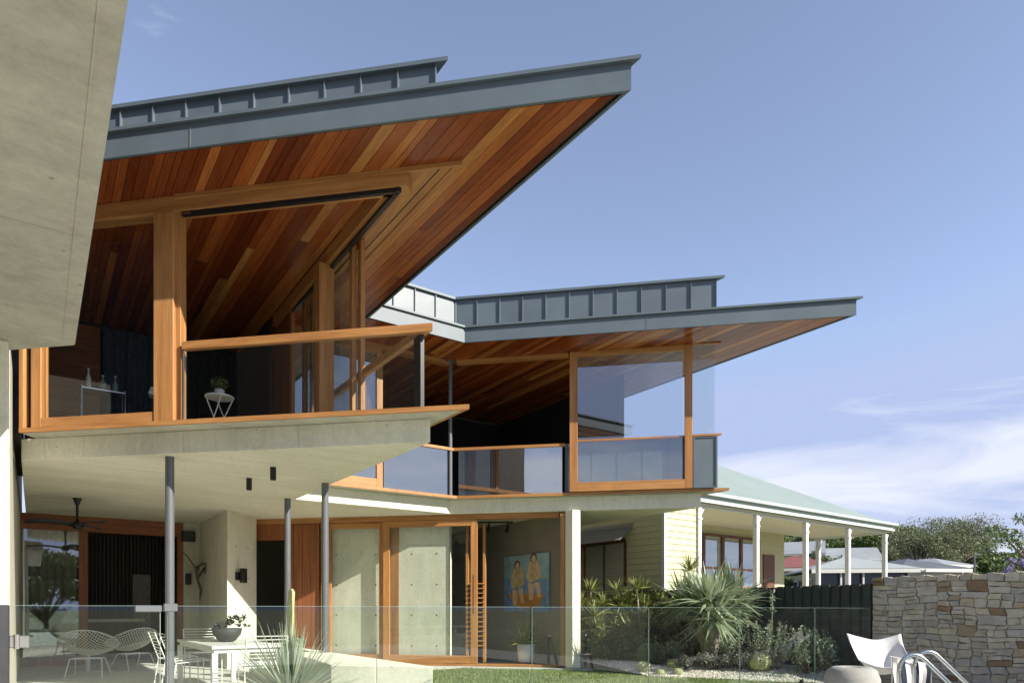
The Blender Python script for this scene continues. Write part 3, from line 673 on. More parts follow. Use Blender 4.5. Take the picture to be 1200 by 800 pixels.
# driftwood on the niche
dw = uvempty('driftwood', 2.60, 14.55, 1.42, 'twisted grey driftwood branch mounted on the niche wall', 'sculpture')
m_ = MB()
for br in ([(0.10,0,0),(0.02,-0.06,0.2),(-0.02,-0.1,0.42),(-0.16,-0.12,0.62),(-0.30,-0.14,0.78)], [(0.02,-0.06,0.2),(0.12,-0.2,0.42),(0.11,-0.25,0.30)], [(-0.02,-0.1,0.42),(0.10,-0.3,0.50),(0.11,-0.42,0.48),(0.1,-0.44,0.3)], [(0.0,-0.08,0.3),(0.09,-0.1,0.55)], [(0.10,0,0),(0.08,0.02,-0.2)]):
    n_ = len(br); m_.tube(br, [0.028*(1-0.7*i/(n_-1)) for i in range(n_)], 7)
m_.build('branch', 'bark', dw, smooth=True)

# things inside the dark ground floor room
o = uvempty('stone_panel', 1.88, 16.48, 0.02, 'upright grey stone panel standing in the dark room', 'panel'); MB().box(-0.17,0.17,-0.04,0.04,0,1.75).build('slab', 'stone_panel', o, bevel=0.006); MB().box(-0.2,0.2,-0.06,0.06,-0.02,0.0).build('foot', 'black', o)
o = uvempty('long_sideboard', 1.1, 15.9, 0.0, 'long low grey sideboard inside the dark room behind the wire chairs', 'sideboard')
MB().box(-0.55,0.75,-0.22,0.22,0.78,0.84).build('top', 'concrete', o, bevel=0.004); MB().box(-0.5,0.7,-0.18,0.18,0.08,0.779).build('cabinet', 'dark_timber', o)
for sx in (-0.45,0.65): MB().box(sx-0.03,sx+0.03,-0.15,0.15,0,0.079).build('leg', 'black', o)

# painting, palm in pot (room with the doors open)
pa = uvempty('painting', 7.79, 10.62, 0.98, 'teal and ochre painting of two seated figures on the room wall', 'painting')
MB().box(-0.035,-0.006,-0.72,0.72,0,1.10).build('canvas', plain('teal_sky_paint', (0.24,0.38,0.42), 0.7, 0, 0.25, 4), pa)
def flat(pts, mat, name, d):  # a paint area on the canvas; pts in (across, up), across runs from the far to the near end
    m = MB(); n = len(pts)
    m.add([(-0.036-d, 0.72-1.44*x, 1.10*y) for x, y in pts]+[(-0.0355, 0.72-1.44*x, 1.10*y) for x, y in pts], [tuple(range(n)), tuple(range(2*n-1, n-1, -1))]+[(i,(i+1)%n,n+(i+1)%n,n+i) for i in range(n)])
    return m.build(name, mat, pa)
def ell(cx, cy, rx, ry, n=14, rot=0.0): return [(cx+rx*math.cos(t)*math.cos(rot)-ry*math.sin(t)*math.sin(rot), cy+rx*math.cos(t)*math.sin(rot)+ry*math.sin(t)*math.cos(rot)) for t in np.linspace(0, 2*math.pi, n+1)[:-1]]
P_sea = plain('blue_sea_paint', (0.14,0.26,0.42), 0.7, 0, 0.4, 9); P_boat = plain('ochre_paint', (0.40,0.20,0.06), 0.7, 0, 0.25, 6)
P_skin = plain('flesh_paint', (0.56,0.42,0.27), 0.7, 0, 0.2, 8); P_cloth = plain('olive_paint', (0.46,0.39,0.20), 0.7, 0, 0.35, 10); P_hair = plain('umber_paint', (0.10,0.05,0.025), 0.7, 0, 0.2)
flat([(0,0),(1,0),(1,0.56),(0,0.60)], P_sea, 'painted_sea', 0.0005)
flat([(0.08,0.34),(0.92,0.30),(0.80,0.10),(0.55,0.04),(0.28,0.10)], P_boat, 'painted_boat', 0.001)
for cx, top in ((0.31,0.83),(0.68,0.93)):
    flat(ell(cx, top-0.20, 0.14, 0.17), P_cloth, 'painted_torso', 0.0015)
    flat([(cx-0.12,top-0.42),(cx+0.02,top-0.45),(cx-0.02,top-0.72),(cx-0.10,top-0.72)], P_skin, 'painted_leg', 0.002)
    flat([(cx+0.02,top-0.42),(cx+0.13,top-0.42),(cx+0.16,top-0.68),(cx+0.09,top-0.68)], P_skin, 'painted_leg', 0.002)
    flat(ell(cx, top-0.33, 0.15, 0.08, rot=0.3), P_cloth, 'painted_lap', 0.0022)
    flat(ell(cx-0.10, top-0.22, 0.035, 0.14, rot=-0.3), P_skin, 'painted_arm', 0.0025); flat(ell(cx+0.11, top-0.22, 0.035, 0.14, rot=0.3), P_skin, 'painted_arm', 0.0025)
    flat(ell(cx, top, 0.07, 0.085), P_hair, 'painted_hair', 0.0028); flat(ell(cx+0.005, top-0.015, 0.05, 0.065), P_skin, 'painted_face', 0.0032)

# ================================================================== CANOPY OVER THE CAMERA
can = uvempty('concrete_canopy', -2.0, 3.0, -0.04, 'large overhead concrete canopy slab on a pale column by the gate', 'canopy')
CO = (-2.0, 3.0, -0.04)
cp = MB().prism([(0.22,-3.0),(0.22,5.31),(-5.0,10.53),(-5.0,-3.0)], 2.75, 3.02); 
cs = cp.build('canopy_slab', 'canopy', can, off=CO, bevel=0.008)
MB().box(0.148,0.158,-3.0,5.25,2.747,2.7495).build('drip_groove', 'canopy', cs, off=CO)
MB().box(-0.62,-0.135,5.46,5.66,-0.04,2.749).build('column', 'concrete_soffit', can, off=CO, bevel=0.006)
MB().box(-4.9,-4.6,-2.9,10.0,-0.04,2.749).build('rear_wall', 'concrete', can, off=CO)
upw = MB().prism([(-1.6,3.4),(-1.6,6.8),(-4.9,10.1),(-4.9,3.4)], 3.021, 8.2).build('upper_storey', 'dark_timber', can, off=CO)
for i in range(36):
    MB().strip([(-4.9,10.1),(-1.6,6.8),(-1.6,3.4)], 0.002, 0.03, 3.06+i*0.14, 3.06+i*0.14+0.132).build('cladding_board', 'red_u', upw, off=CO)
for vv in (1.6, 3.75): MB().box(-4.99,0.149,vv,vv+0.004,2.7485,2.7495).build('formwork_joint', 'canopy', cs, off=CO)

# ================================================================== GLASS POOL FENCE AND GATE
fen = uvempty('glass_pool_fence', 5.0, 5.14, -0.04, 'frameless clear glass pool fence along the lawn edge', 'fence')
FO = (5.0, 5.14, -0.04)
PAN = [(0.74,2.245),(2.265,3.800),(3.825,5.360),(5.380,6.910),(6.930,8.500),(8.525,9.95)]
for a_, b_ in PAN:
    p_ = MB().box(a_,b_,5.134,5.146,0.04,1.045).build('glass_panel', 'glass_fence', fen, off=FO)
    MB().box(a_,b_,5.1335,5.1465,1.0455,1.0475).build('polished_edge', 'glass_edge', p_, off=FO)
    for e_ in (a_+0.001,): MB().box(e_,e_+0.0015,5.1345,5.1455,0.045,1.045).build('polished_edge', 'glass_edge', p_, off=FO)
    for q in (a_+0.28, b_-0.28):
        MB().lathe([(0.05,-0.04),(0.05,-0.03),(0.026,-0.025),(0.026,0.11)], (q,5.14), 14).build('spigot', 'black', fen, off=FO)
gate = uvempty('glass_gate', 0.2, 5.14, -0.02, 'frameless glass gate with steel hinges and a grey latch block', 'gate')
GO = (0.2, 5.14, -0.02)
gpn = MB().box(-0.10,0.70,5.134,5.146,0.0,1.045).build('glass_panel', 'glass_fence', gate, off=GO)
MB().box(-0.10,0.70,5.1335,5.1465,1.0455,1.0475).build('polished_edge', 'glass_edge', gpn, off=GO)
MB().box(0.6955,0.6995,5.1335,5.1465,0.0,1.045).build('polished_edge', 'glass_edge', gpn, off=GO)
for zz in (0.20, 0.79):
    h_ = MB().box(-0.125,-0.02,5.10,5.132,zz,zz+0.075).build('hinge', 'stainless', gate, off=GO, bevel=0.006)
    MB().tube([(-0.085,5.093,zz-0.006),(-0.085,5.093,zz+0.081)], 0.016, 10).build('hinge_pin', 'stainless', h_, off=GO)
lt = MB().box(0.545,0.705,5.10,5.132,1.005,1.05).build('latch', 'steel_post', gate, off=GO, bevel=0.005)
MB().box(0.715,0.80,5.095,5.132,1.008,1.062).build('latch_keeper', 'steel_post', gate, off=GO, bevel=0.005)
gp_ = uvempty('gate_wall', -0.42, 5.2, -0.04, 'low charcoal rendered wall stub that carries the gate hinges', 'wall')
MB().box(-0.30,0.295,-0.13,0.13,0,1.09).build('wall', 'dark_grey', gp_, bevel=0.005)

# ================================================================== STONE WALL
sw = uvempty('stone_wall', 10.2, 3.4, -0.2, 'dry stacked wall of grey and rust coloured stones along the boundary', 'stone wall')
SO = (10.2, 3.4, -0.2)
MB().box(10.055,10.40,0.62,5.15,-0.2,1.44).build('core', 'mortar', sw, off=SO)
V_A, V_B = 0.6, 5.155; Z_A, Z_B = -0.10, 1.49
def warp(v, z):
    return (v + 0.020*math.sin(z*9+v*3.1)+0.012*math.sin(z*23+v*7), z + 0.018*math.sin(v*5.3+z*2.0)+0.012*math.sin(v*13+z*5))
def stone(poly):
    n = len(poly); cv = sum(p[0] for p in poly)/n; cz = sum(p[1] for p in poly)/n
    d = 10.035 + random.uniform(-0.016, 0.016); tv, tz = random.uniform(-0.03,0.03), random.uniform(-0.03,0.03)
    def sh(p, g):
        L = math.hypot(p[0]-cv, p[1]-cz) or 1; return (p[0]-(p[0]-cv)/L*g, p[1]-(p[1]-cz)/L*g)
    outer = [sh(p, 0.003) for p in poly]; inner = [sh(p, 0.010) for p in poly]
    vs_ = [(10.12, a, b) for a, b in outer] + [(d+0.011, a, b) for a, b in outer] + [(d+tv*(a-cv)+tz*(b-cz)+random.uniform(-0.003,0.003), a, b) for a, b in inner]
    fs_ = []
    for k in range(2):
        for i in range(n): fs_.append((k*n+i, k*n+(i+1) % n, (k+1)*n+(i+1) % n, (k+1)*n+i))
    fs_.append(tuple(range(2*n, 3*n)))
    MB().add(vs_, fs_).build('stone', 'stone', sw, off=SO)
srnd = random.Random(21); rects = []
def split(v0, v1, z0, z1, depth=0):
    w, h = v1-v0, z1-z0
    tw, th = srnd.uniform(0.19,0.42), srnd.uniform(0.085,0.165)
    if w <= tw and h <= th: rects.append((v0,v1,z0,z1)); return
    if h > th and (w/h < 2.6 or w <= tw): c = z0+h*srnd.uniform(0.36,0.64); split(v0,v1,z0,c,depth+1); split(v0,v1,c,z1,depth+1)
    else: c = v0+w*srnd.uniform(0.36,0.64); split(v0,c,z0,z1,depth+1); split(c,v1,z0,z1,depth+1)
split(V_A, V_B, Z_A, Z_B)
def warp2(v, z):
    e = min(1.0, (V_B-v)/0.15, (Z_B-z)/0.12) if v < V_B and z < Z_B else 0.0
    return (v+e*(0.012*math.sin(z*17+v*2.3)+0.010*math.sin(z*41+v*6)), z+e*(0.016*math.sin(v*4.1+z*3.0)+0.004*math.sin(v*19+z*8)) + (0.012*math.sin(v*23) if z >= Z_B-0.001 else 0))
for (a, b, c, d) in rects:
    mv, mz = (a+b)/2, (c+d)/2
    pts = [(a,c),(a+(b-a)*0.33,c),(a+(b-a)*0.67,c),(b,c),(b,mz),(b,d),(a+(b-a)*0.67,d),(a+(b-a)*0.33,d),(a,d),(a,mz)]
    jt = lambda q, p: q if (p[0] > V_B-0.01 or p[1] > Z_B-0.01) else (q[0]+srnd.uniform(-0.007,0.007), q[1]+srnd.uniform(-0.006,0.006))
    stone([jt(warp2(*p), p) for p in pts])

# ================================================================== DARK SHEET METAL BOUNDARY FENCE
bf = uvempty('boundary_fence', 10.1, 10.0, -0.2, 'dark green ribbed sheet metal fence behind the garden bed', 'fence')
BO = (10.1, 10.0, -0.2)
MB().box(10.075,10.11,5.2,15.4,1.36,1.375).box(10.075,10.11,5.2,15.4,-0.1,-0.06).build('rail', 'fence', bf, off=BO)
i = 0; v = 5.16
while v < 15.4:
    w_ = 0.158; ztop = 1.40 + 0.012*math.sin(i*1.7)*(1 if i % 5 == 0 else 0.4)
    pr = [(10.072,v),(10.072,v+0.012),(10.040,v+0.030),(10.040,v+w_-0.030),(10.072,v+w_-0.012),(10.072,v+w_-0.001),(10.074,v+w_-0.001),(10.074,v)]
    MB().prism(pr, -0.2, ztop).build('fence_sheet', 'fence', bf, off=BO); v += w_; i += 1

# ================================================================== CONCRETE PLANTER BENCH
pl = uvempty('concrete_planter', 3.0, 8.5, -0.02, 'low pale concrete planter bench with a pointed end under the slab', 'planter')
PO = (3.0, 8.5, -0.02)
MB().prism([(3.35,6.20),(3.35,10.95),(2.72,10.95),(2.72,8.1),(2.56,6.99)], -0.02, 0.44).build('bench', 'concrete_soffit', pl, off=PO, bevel=0.008)
MB().box(2.80,3.12,9.35,10.85,0.4405,0.452).build('soil', 'soil', pl, off=PO)

# ================================================================== NEIGHBOUR'S HOUSE
NA = math.atan2(0.606, 0.795)
nb_ = empty('weatherboard_house', (3.815, 14.0, -0.2), NA, 'pale yellow weatherboard house with white verandah posts and pale green roof', 'house')
def npart(mb, name, mat, parent=nb_, **k): return mb.build(name, mat, parent, off=(0,0,-0.2), **k)
EZ = 3.20
# roof: hipped, corrugated
xa, xb, ya, yb = -1.32, 8.42, -0.15, 8.85; rz = 3.40; hw = (yb-ya)/2; rh = rz+hw*0.53
nroof = npart(MB().add([(xa,ya,rz),(xb,ya,rz),(xb,2.1,rz),(6.6,3.9,rz),(6.6,yb,rz),(xa,yb,rz),(xa+hw,ya+hw,rh),(xb-hw,ya+hw,rh)], [(0,1,7,6),(1,2,7),(2,3,7),(3,4,7),(4,5,6,7),(5,0,6),(5,4,3,2,1,0)]), 'roof', 'green_roof')
EV = [(xa,ya),(xb,ya),(xb,2.1)]
npart(MB().strip(EV, 0.005, 0.10, rz-0.055, rz+0.012), 'gutter', 'gutter_paint', nroof)
npart(MB().strip(EV, -0.03, 0.004, EZ, rz-0.002), 'fascia', 'gutter_paint', nroof)
npart(MB().strip(EV, 0.006, 0.03, EZ+0.005, EZ+0.05), 'fascia_mould', 'white', nroof)
npart(MB().box(-1.03,xb-0.05,ya+0.04,2.06,EZ-0.03,EZ-0.005), 'verandah_ceiling', 'cream')
npart(MB().prism([(-1.0,0.02),(8.3,0.02),(8.3,2.1),(6.6,2.1),(6.6,8.7),(-1.0,8.7)],-0.2,0.55), 'verandah_floor', 'far_white')
vb = npart(MB().box(-0.05,8.24,-0.05,0.05,EZ-0.075,EZ-0.031), 'verandah_beam', 'white_paint')
def vpost(x, y, z1=EZ-0.031):
    p = npart(MB().box(x-0.055,x+0.055,y-0.055,y+0.055,0.55,z1-0.046), 'verandah_post', 'white_paint', bevel=0.008)
    npart(MB().box(x-0.068,x+0.068,y-0.068,y+0.068,z1-0.30,z1-0.27), 'post_collar', 'white_paint', p)
    npart(MB().add([(x+0.056,y-0.02,z1-0.26),(x+0.056,y+0.02,z1-0.26),(x+0.056,y-0.02,z1-0.05),(x+0.056,y+0.02,z1-0.05),(x+0.20,y-0.02,z1-0.05),(x+0.20,y+0.02,z1-0.05)], [(0,2,4),(1,5,3),(0,1,3,2),(2,3,5,4),(0,4,5,1)]), 'post_bracket', 'white_paint', p)
for i in range(5): vpost(i*2.06, 0)
vpost(8.24, 1.92)
npart(MB().box(8.19,8.29,0.1,2.0,EZ-0.075,EZ-0.031), 'verandah_beam', 'white_paint')
rl = npart(MB().box(0.07,8.2,-0.045,0.045,1.48,1.53), 'verandah_rail', 'rail_red')
for i in range(62): npart(MB().box(0.15+i*0.13,0.18+i*0.13,-0.015,0.015,0.56,1.479), 'baluster', 'white_paint', rl)
def boards(x0, y0, x1, y1, z0, z1, mat, wallname, skip=None, pitch=0.125):
    """lapped weatherboards between two plan points, outside = right-hand side"""
    dx, dy = x1-x0, y1-y0; L = math.hypot(dx, dy); tx, ty = dx/L, dy/L; nx_, ny_ = ty, -tx
    w = npart(MB().prism([(x0,y0),(x1,y1),(x1-nx_*0.1,y1-ny_*0.1),(x0-nx_*0.1,y0-ny_*0.1)], z0, z1), wallname, mat)
    z_ = z0
    while z_ < z1-0.02:
        zt = min(z_+pitch, z1)
        spans = [(0.0, L)]
        if skip and zt > skip[2] and z_ < skip[3]: spans = [(0.0, skip[0]), (skip[1], L)]
        for a, b in spans:
            if b-a < 0.02: continue
            P = lambda t, o_: (x0+tx*t+nx_*o_, y0+ty*t+ny_*o_)
            a0, b0 = P(a, 0.001), P(b, 0.001); a1, b1 = P(a, 0.022), P(b, 0.022); a2, b2 = P(a, 0.006), P(b, 0.006)
            npart(MB().add([(*a0,z_),(*b0,z_),(*a1,z_),(*b1,z_),(*a0,zt),(*b0,zt),(*a2,zt),(*b2,zt)], [(0,2,3,1),(4,5,7,6),(2,6,7,3),(0,1,5,4),(0,4,6,2),(1,3,7,5)]), 'weatherboard', mat, w)
        z_ += pitch
    return w
WB = -1.05
wallB = boards(WB+0.05, 0.0, -0.09, 0.0, 0.2, EZ-0.03, 'yellow', 'front_wall')
wallA = boards(WB, 5.0, WB, 0.05, 0.2, EZ-0.03, 'yellow', 'side_wall', skip=(5.0-2.75, 5.0-1.0, 1.30, 2.50))
npart(MB().box(WB-0.03,WB+0.05,-0.03,0.05,0.2,EZ-0.031), 'corner_trim', 'white_paint')
wallC = boards(-0.05, 2.0, 6.5, 2.0, 0.55, EZ-0.03, 'yellow', 'verandah_wall', skip=(2.72+0.05, 5.28+0.05, 1.35, 2.98))
boards(6.5, 2.0, 6.5, 8.0, 0.55, EZ-0.03, 'cream', 'end_wall')
npart(MB().box(-0.08,-0.02,0.07,2.0,0.55,EZ-0.031), 'return_wall', 'cream')
# sash windows on the verandah
sash = npart(MB().box(2.74,5.24,1.94,1.985,2.90,2.97), 'sash_windows', 'brown')
npart(MB().box(2.74,5.24,1.93,1.985,1.30,1.40), 'window_sill', 'brown', sash)
for i in range(4): npart(MB().box(2.74+i*0.80,2.83+i*0.80,1.935,1.985,1.401,2.899), 'mullion', 'brown', sash)
for i in range(3):
    x_ = 2.83+i*0.80
    npart(MB().box(x_,x_+0.71,1.95,1.98,2.06,2.12), 'sash_rail', 'rail_red', sash)
    npart(MB().box(x_,x_+0.71,1.968,1.974,1.401,2.06).box(x_,x_+0.71,1.968,1.974,2.12,2.899), 'pane', 'glass_reflective', sash)
    npart(MB().box(x_+0.02,x_+0.69,1.99,1.998,1.41,2.05), 'blind', 'far_white', sash)
npart(MB().box(5.42,5.95,1.94,1.975,0.56,2.55), 'door', 'brown')
# louvred window with a sheet metal awning on the shaded side wall
aw = npart(MB().box(WB-0.03,WB-0.001,1.0,2.75,1.28,1.33).box(WB-0.03,WB-0.001,1.0,2.75,2.42,2.50).box(WB-0.03,WB-0.001,0.98,1.05,1.33,2.42).box(WB-0.03,WB-0.001,1.60,1.65,1.33,2.42).box(WB-0.03,WB-0.001,2.2,2.25,1.33,2.42), 'louvred_window', 'brown')
for j in range(19):
    z_ = 1.345+j*0.0565
    for (y0, y1) in ((1.055,1.595),(1.655,2.195),(2.255,2.745)):
        npart(MB().add([(WB-0.045,y0,z_),(WB-0.045,y1,z_),(WB-0.005,y0,z_+0.046),(WB-0.005,y1,z_+0.046),(WB-0.045,y0,z_+0.008),(WB-0.045,y1,z_+0.008),(WB-0.005,y0,z_+0.054),(WB-0.005,y1,z_+0.054)], [(0,1,3,2),(4,6,7,5),(0,4,5,1),(2,3,7,6),(0,2,6,4),(1,5,7,3)]), 'louvre', 'cream', aw)
npart(MB().add([(WB-0.003,0.80,2.74),(WB-0.003,2.95,2.74),(WB-0.42,0.80,2.42),(WB-0.42,2.95,2.42),(WB-0.003,0.80,2.75),(WB-0.003,2.95,2.75),(WB-0.42,0.80,2.43),(WB-0.42,2.95,2.43)], [(0,2,3,1),(4,5,7,6),(2,6,7,3),(0,1,5,4),(0,4,6,2),(1,3,7,5)]), 'awning', 'grey_roof', aw)
npart(MB().box(WB-0.05,WB-0.001,0.78,2.97,2.755,2.80), 'awning_flashing', 'grey_roof', aw)

# ================================================================== PLANTS
def strap_leaves(n, L, w, spread=(0.0, 1.9), droop=0.6, seg=4, center=(0,0,0), seed=0, stiff=0.3):
    r = np.random.default_rng(seed); V = []; F = []
    for i in range(n):
        az = r.uniform(0, 2*math.pi); th = r.uniform(*spread); l = L*r.uniform(0.7, 1.1); ww = w*r.uniform(0.8,1.15)
        d = np.array([math.sin(th)*math.cos(az), math.sin(th)*math.sin(az), math.cos(th)]); side = np.array([-math.sin(az), math.cos(az), 0.0])
        side = side*math.cos(0.4*r.normal()) + np.cross(d, side)*math.sin(0.4*r.normal())
        p = np.array(center, float) + d*0.02; dd = d.copy(); o = len(V)
        for k in range(seg+1):
            t = k/seg; hw_ = ww*0.5*(0.55+0.9*t if t < 0.4 else (0.91*(1-t)/0.6))
            hw_ = max(hw_, ww*0.03)
            V.append(p-side*hw_); V.append(p+side*hw_)
            dd = dd + np.array([0,0,-1])*droop*(t+stiff*0.2)/seg*math.sin(min(th+0.25, 1.57)); dd /= np.linalg.norm(dd); p = p+dd*l/seg
        for k in range(seg): F.append((o+2*k, o+2*k+1, o+2*k+3, o+2*k+2))
    return V, F
def leafy(name, V, F, mat, parent): return soft_mesh(name, np.array(V), np.array(F), mat, parent)
def join(parts_):
    V = []; F = []
    for v, f in parts_:
        o = len(V); V += list(v); F += [tuple(i+o for i in q) for q in f]
    return V, F
def bedz(u, v):
    e = min(1.0, max(0.0, (u+v*0.55-11.95)/1.1)); return -0.012+0.15*(e*e*(3-2*e))+0.02*math.sin(u*3+v*2)*e
# big yucca with a round head of strap leaves
yu = uvempty('yucca', 8.92, 7.18, bedz(8.92,7.18)+0.01, 'big yucca with a round head of pale strap leaves', 'yucca')
ps = []; ry = random.Random(5); heads = []
for i in range(13):
    a = ry.uniform(0, 6.28); r_ = 0.48*math.sqrt(ry.random()); heads.append((r_*math.cos(a)*1.25, r_*math.sin(a), ry.uniform(0.86,1.22)-0.35*r_))
for i, h in enumerate(heads): ps.append(strap_leaves(84, 0.64, 0.055, (0.15, 2.2), 0.75, 5, h, 100+i))
leafy('leaves', *join(ps), 'leaf_yucca', yu)
m_ = MB()
for h in heads: m_.tube([(0,0,-0.02),(h[0]*0.2,h[1]*0.2,0.35),(h[0]*0.7,h[1]*0.7,0.7),h], [0.09,0.075,0.05,0.03], 8)
m_.build('trunk', 'pale_bark', yu, smooth=True)
def dracaena(u, v, hs_, label, seed, L=0.27, mat='leaf_drac', zb=0.02):
    zb = bedz(u, v)+0.005; o = uvempty('dracaena', u, v, zb, label, 'dracaena'); rr = random.Random(seed); ps = []; m_ = MB()
    for i, (dx, dy, h) in enumerate(hs_):
        ps.append(strap_leaves(46, L*rr.uniform(0.95,1.25), 0.036, (0.1, 1.75), 0.35, 3, (dx,dy,h), seed*31+i))
        ps.append(strap_leaves(26, L*0.95, 0.034, (0.9, 2.2), 0.5, 3, (dx*0.9,dy*0.9,h-0.16), seed*37+i))
        m_.tube([(dx*0.15,dy*0.15,-0.02),(dx*0.5,dy*0.5,h*0.45),(dx,dy,h)], [0.03,0.022,0.014], 6)
    leafy('leaves', *join(ps), mat, o); m_.build('stems', 'pale_bark', o, smooth=True)
def hs_rand(n, rx, ry_, z0, z1, seed):
    r = random.Random(seed); return [(r.uniform(-rx,rx), r.uniform(-ry_,ry_), r.uniform(z0,z1)) for _ in range(n)]
dracaena(8.42, 9.15, [(-0.22,0.1,1.22),(0.25,-0.1,1.20),(0,0,0.95)]+hs_rand(26,0.44,0.38,0.16,1.0,1), 'bushy yellow green dracaena growing beside the white column', 3)
dracaena(9.05, 8.75, [(0.1,0.15,1.18),(-0.2,0,1.25),(0.25,-0.1,1.02)]+hs_rand(24,0.42,0.38,0.16,1.0,2), 'yellow green dracaena between the bushy one and the yucca', 4)
dracaena(9.45, 8.05, [(0,0,1.55),(0.15,-0.2,1.1),(-0.15,0.1,0.9)]+hs_rand(12,0.34,0.34,0.25,1.0,3), 'tall single stemmed dracaena reaching above the yucca', 6, 0.30)
def cloud(n, center, rad, size, seed, bias_up=0.0, flat_=1.0):
    r = np.random.default_rng(seed)
    d = r.normal(size=(n,3)); d /= np.linalg.norm(d, axis=1)[:,None]; rr = r.random(n)**(1/2.2)
    p = d*rr[:,None]*np.array(rad)+np.array(center)
    return leaf_quads(p, size, r)
def leaf_quads(p, size, r, aspect=0.5):
    n = len(p); a = r.normal(size=(n,3)); a /= np.linalg.norm(a, axis=1)[:,None]; b = r.normal(size=(n,3)); b = np.cross(a, b); b /= np.linalg.norm(b, axis=1)[:,None]
    s = size*r.uniform(0.6,1.3,size=(n,1)); V = np.stack([p-a*s, p-b*s*aspect, p+a*s, p+b*s*aspect], 1).reshape(-1,3)
    return V, np.arange(4*n).reshape(n,4)
def joinq(ls):
    V = []; F = []; o = 0
    for v, f in ls: V.append(v); F.append(f+o); o += len(v)
    return np.concatenate(V), np.concatenate(F)
def shrub(u, v, rad, h, n, size, mat, label, seed, name='shrub', zb=0.03, spikes=0):
    if u > 7.8: zb = bedz(u, v)+0.005
    o = uvempty(name, u, v, zb, label, 'shrub'); rr = np.random.default_rng(seed); ls = []; m_ = MB()
    k = max(5, int(rad*14))
    for i in range(k):
        a = rr.uniform(0, 6.28); q = rad*math.sqrt(rr.random())*0.7
        c = (q*math.cos(a), q*math.sin(a), h*rr.uniform(0.35,0.72)*(1-0.35*(q/rad)**2))
        ls.append(cloud(n//k, c, (rad*0.42, rad*0.42, h*0.28), size, seed*13+i))
        m_.tube([(0,0,-0.03),(c[0]*0.6,c[1]*0.6,c[2]*0.5),c], [0.014,0.01,0.004], 5)
    for i in range(spikes):
        a = rr.uniform(0, 6.28); q = rad*math.sqrt(rr.random()); hh = h*rr.uniform(0.7,1.15); x, y = q*math.cos(a), q*math.sin(a); lean = rr.normal(size=2)*0.08
        t = rr.random(70); p = np.stack([x+lean[0]*t+rr.normal(size=70)*0.013, y+lean[1]*t+rr.normal(size=70)*0.013, hh*(0.25+0.75*t)], 1)
        ls.append(leaf_quads(p, 0.022, rr, 0.28)); m_.tube([(x*0.5,y*0.5,-0.02),(x,y,hh*0.4),(x+lean[0],y+lean[1],hh)], [0.008,0.006,0.002], 4)
    soft_mesh('foliage', *joinq(ls), mat, o); m_.build('stems', 'bark', o)
    return o
shrub(8.25, 8.75, 0.42, 0.50, 1500, 0.035, 'leaf_dark', 'low dark green shrub at the foot of the bushy dracaena', 1)
shrub(8.85, 8.35, 0.42, 0.62, 1700, 0.035, 'leaf_dark', 'dark green shrub between the dracaenas and the domed cactus', 2)
shrub(9.45, 8.35, 0.45, 0.70, 1700, 0.035, 'leaf_dark', 'dark green shrub against the sheet metal fence', 3)
shrub(9.35, 7.35, 0.42, 0.55, 1500, 0.035, 'leaf_dark', 'dark green shrub behind the yucca trunk', 4)
shrub(8.75, 6.95, 0.28, 0.34, 1100, 0.022, 'leaf_silver', 'silvery low shrub in front of the yucca trunk', 5)
shrub(9.02, 6.62, 0.30, 0.33, 1200, 0.022, 'leaf_silver', 'silvery low shrub beside the pale barrel cactus', 6)
shrub(8.50, 7.30, 0.26, 0.26, 900, 0.022, 'leaf_silver', 'silvery low shrub at the edge of the gravel', 7)
shrub(9.30, 6.35, 0.34, 0.70, 900, 0.024, 'leaf_grey', 'upright grey green shrub with many spikes right of the yucca', 8, spikes=26)
shrub(9.45, 5.75, 0.36, 0.62, 900, 0.024, 'leaf_grey', 'grey green spiky shrub at the corner of the fence', 9, spikes=26)
shrub(9.05, 6.95, 0.26, 0.55, 600, 0.024, 'leaf_grey', 'small grey green spiky shrub under the yucca head', 10, spikes=14)
shrub(8.62, 7.75, 0.34, 0.42, 1100, 0.028, 'leaf_grey', 'grey green shrub behind the domed cactus', 12, spikes=8)
so = uvempty('flower_spike', 9.62, 6.55, 0.02, 'single tall pale flower spike in front of the dark fence', 'plant')
MB().tube([(0,0,-0.02),(0.03,0,0.7),(0.05,0,1.3)], [0.012,0.009,0.004], 6).build('stalk', 'leaf_grey', so)
rr_ = np.random.default_rng(3); p = np.stack([0.045+rr_.normal(size=90)*0.018, rr_.normal(size=90)*0.018, 0.95+0.37*rr_.random(90)], 1); soft_mesh('buds', *leaf_quads(p, 0.025, rr_), 'leaf_grey', so)
def barrel(u, v, r, mat, label, zb=0.03, name='barrel_cactus', squash=0.9, ribs=16):
    zb = bedz(u, v)-r*0.12
    o = uvempty(name, u, v, zb, label, 'cactus')
    prof = [(max(0.004, r*math.sin(t)**0.85), r*squash*(1-math.cos(t))) for t in np.linspace(0.12, math.pi-0.12, 13)]
    MB().lathe(prof, n=ribs*4, rib=0.045, ribs=ribs).build('body', mat, o, smooth=True)
    m = MB(); rr = random.Random(int(u*1000))
    for k in range(ribs):
        for j in range(2, 12):
            a = 2*math.pi*k/ribs; q, z_ = prof[j]; q *= 1.045
            for _ in range(3):
                d = Vector((math.cos(a)+rr.uniform(-.6,.6), math.sin(a)+rr.uniform(-.6,.6), rr.uniform(-.3,.8))).normalized()*r*0.22
                b = Vector((q*math.cos(a), q*math.sin(a), z_)); m.add([b, b+Vector((0.002,0.002,0.003)), b+d], [(0,1,2)])
    m.build('spines', 'cactus_pale', o, recalc=False)
barrel(8.42, 7.98, 0.21, 'cactus_dark', 'dark green domed cactus, largest on the gravel', 0.03)
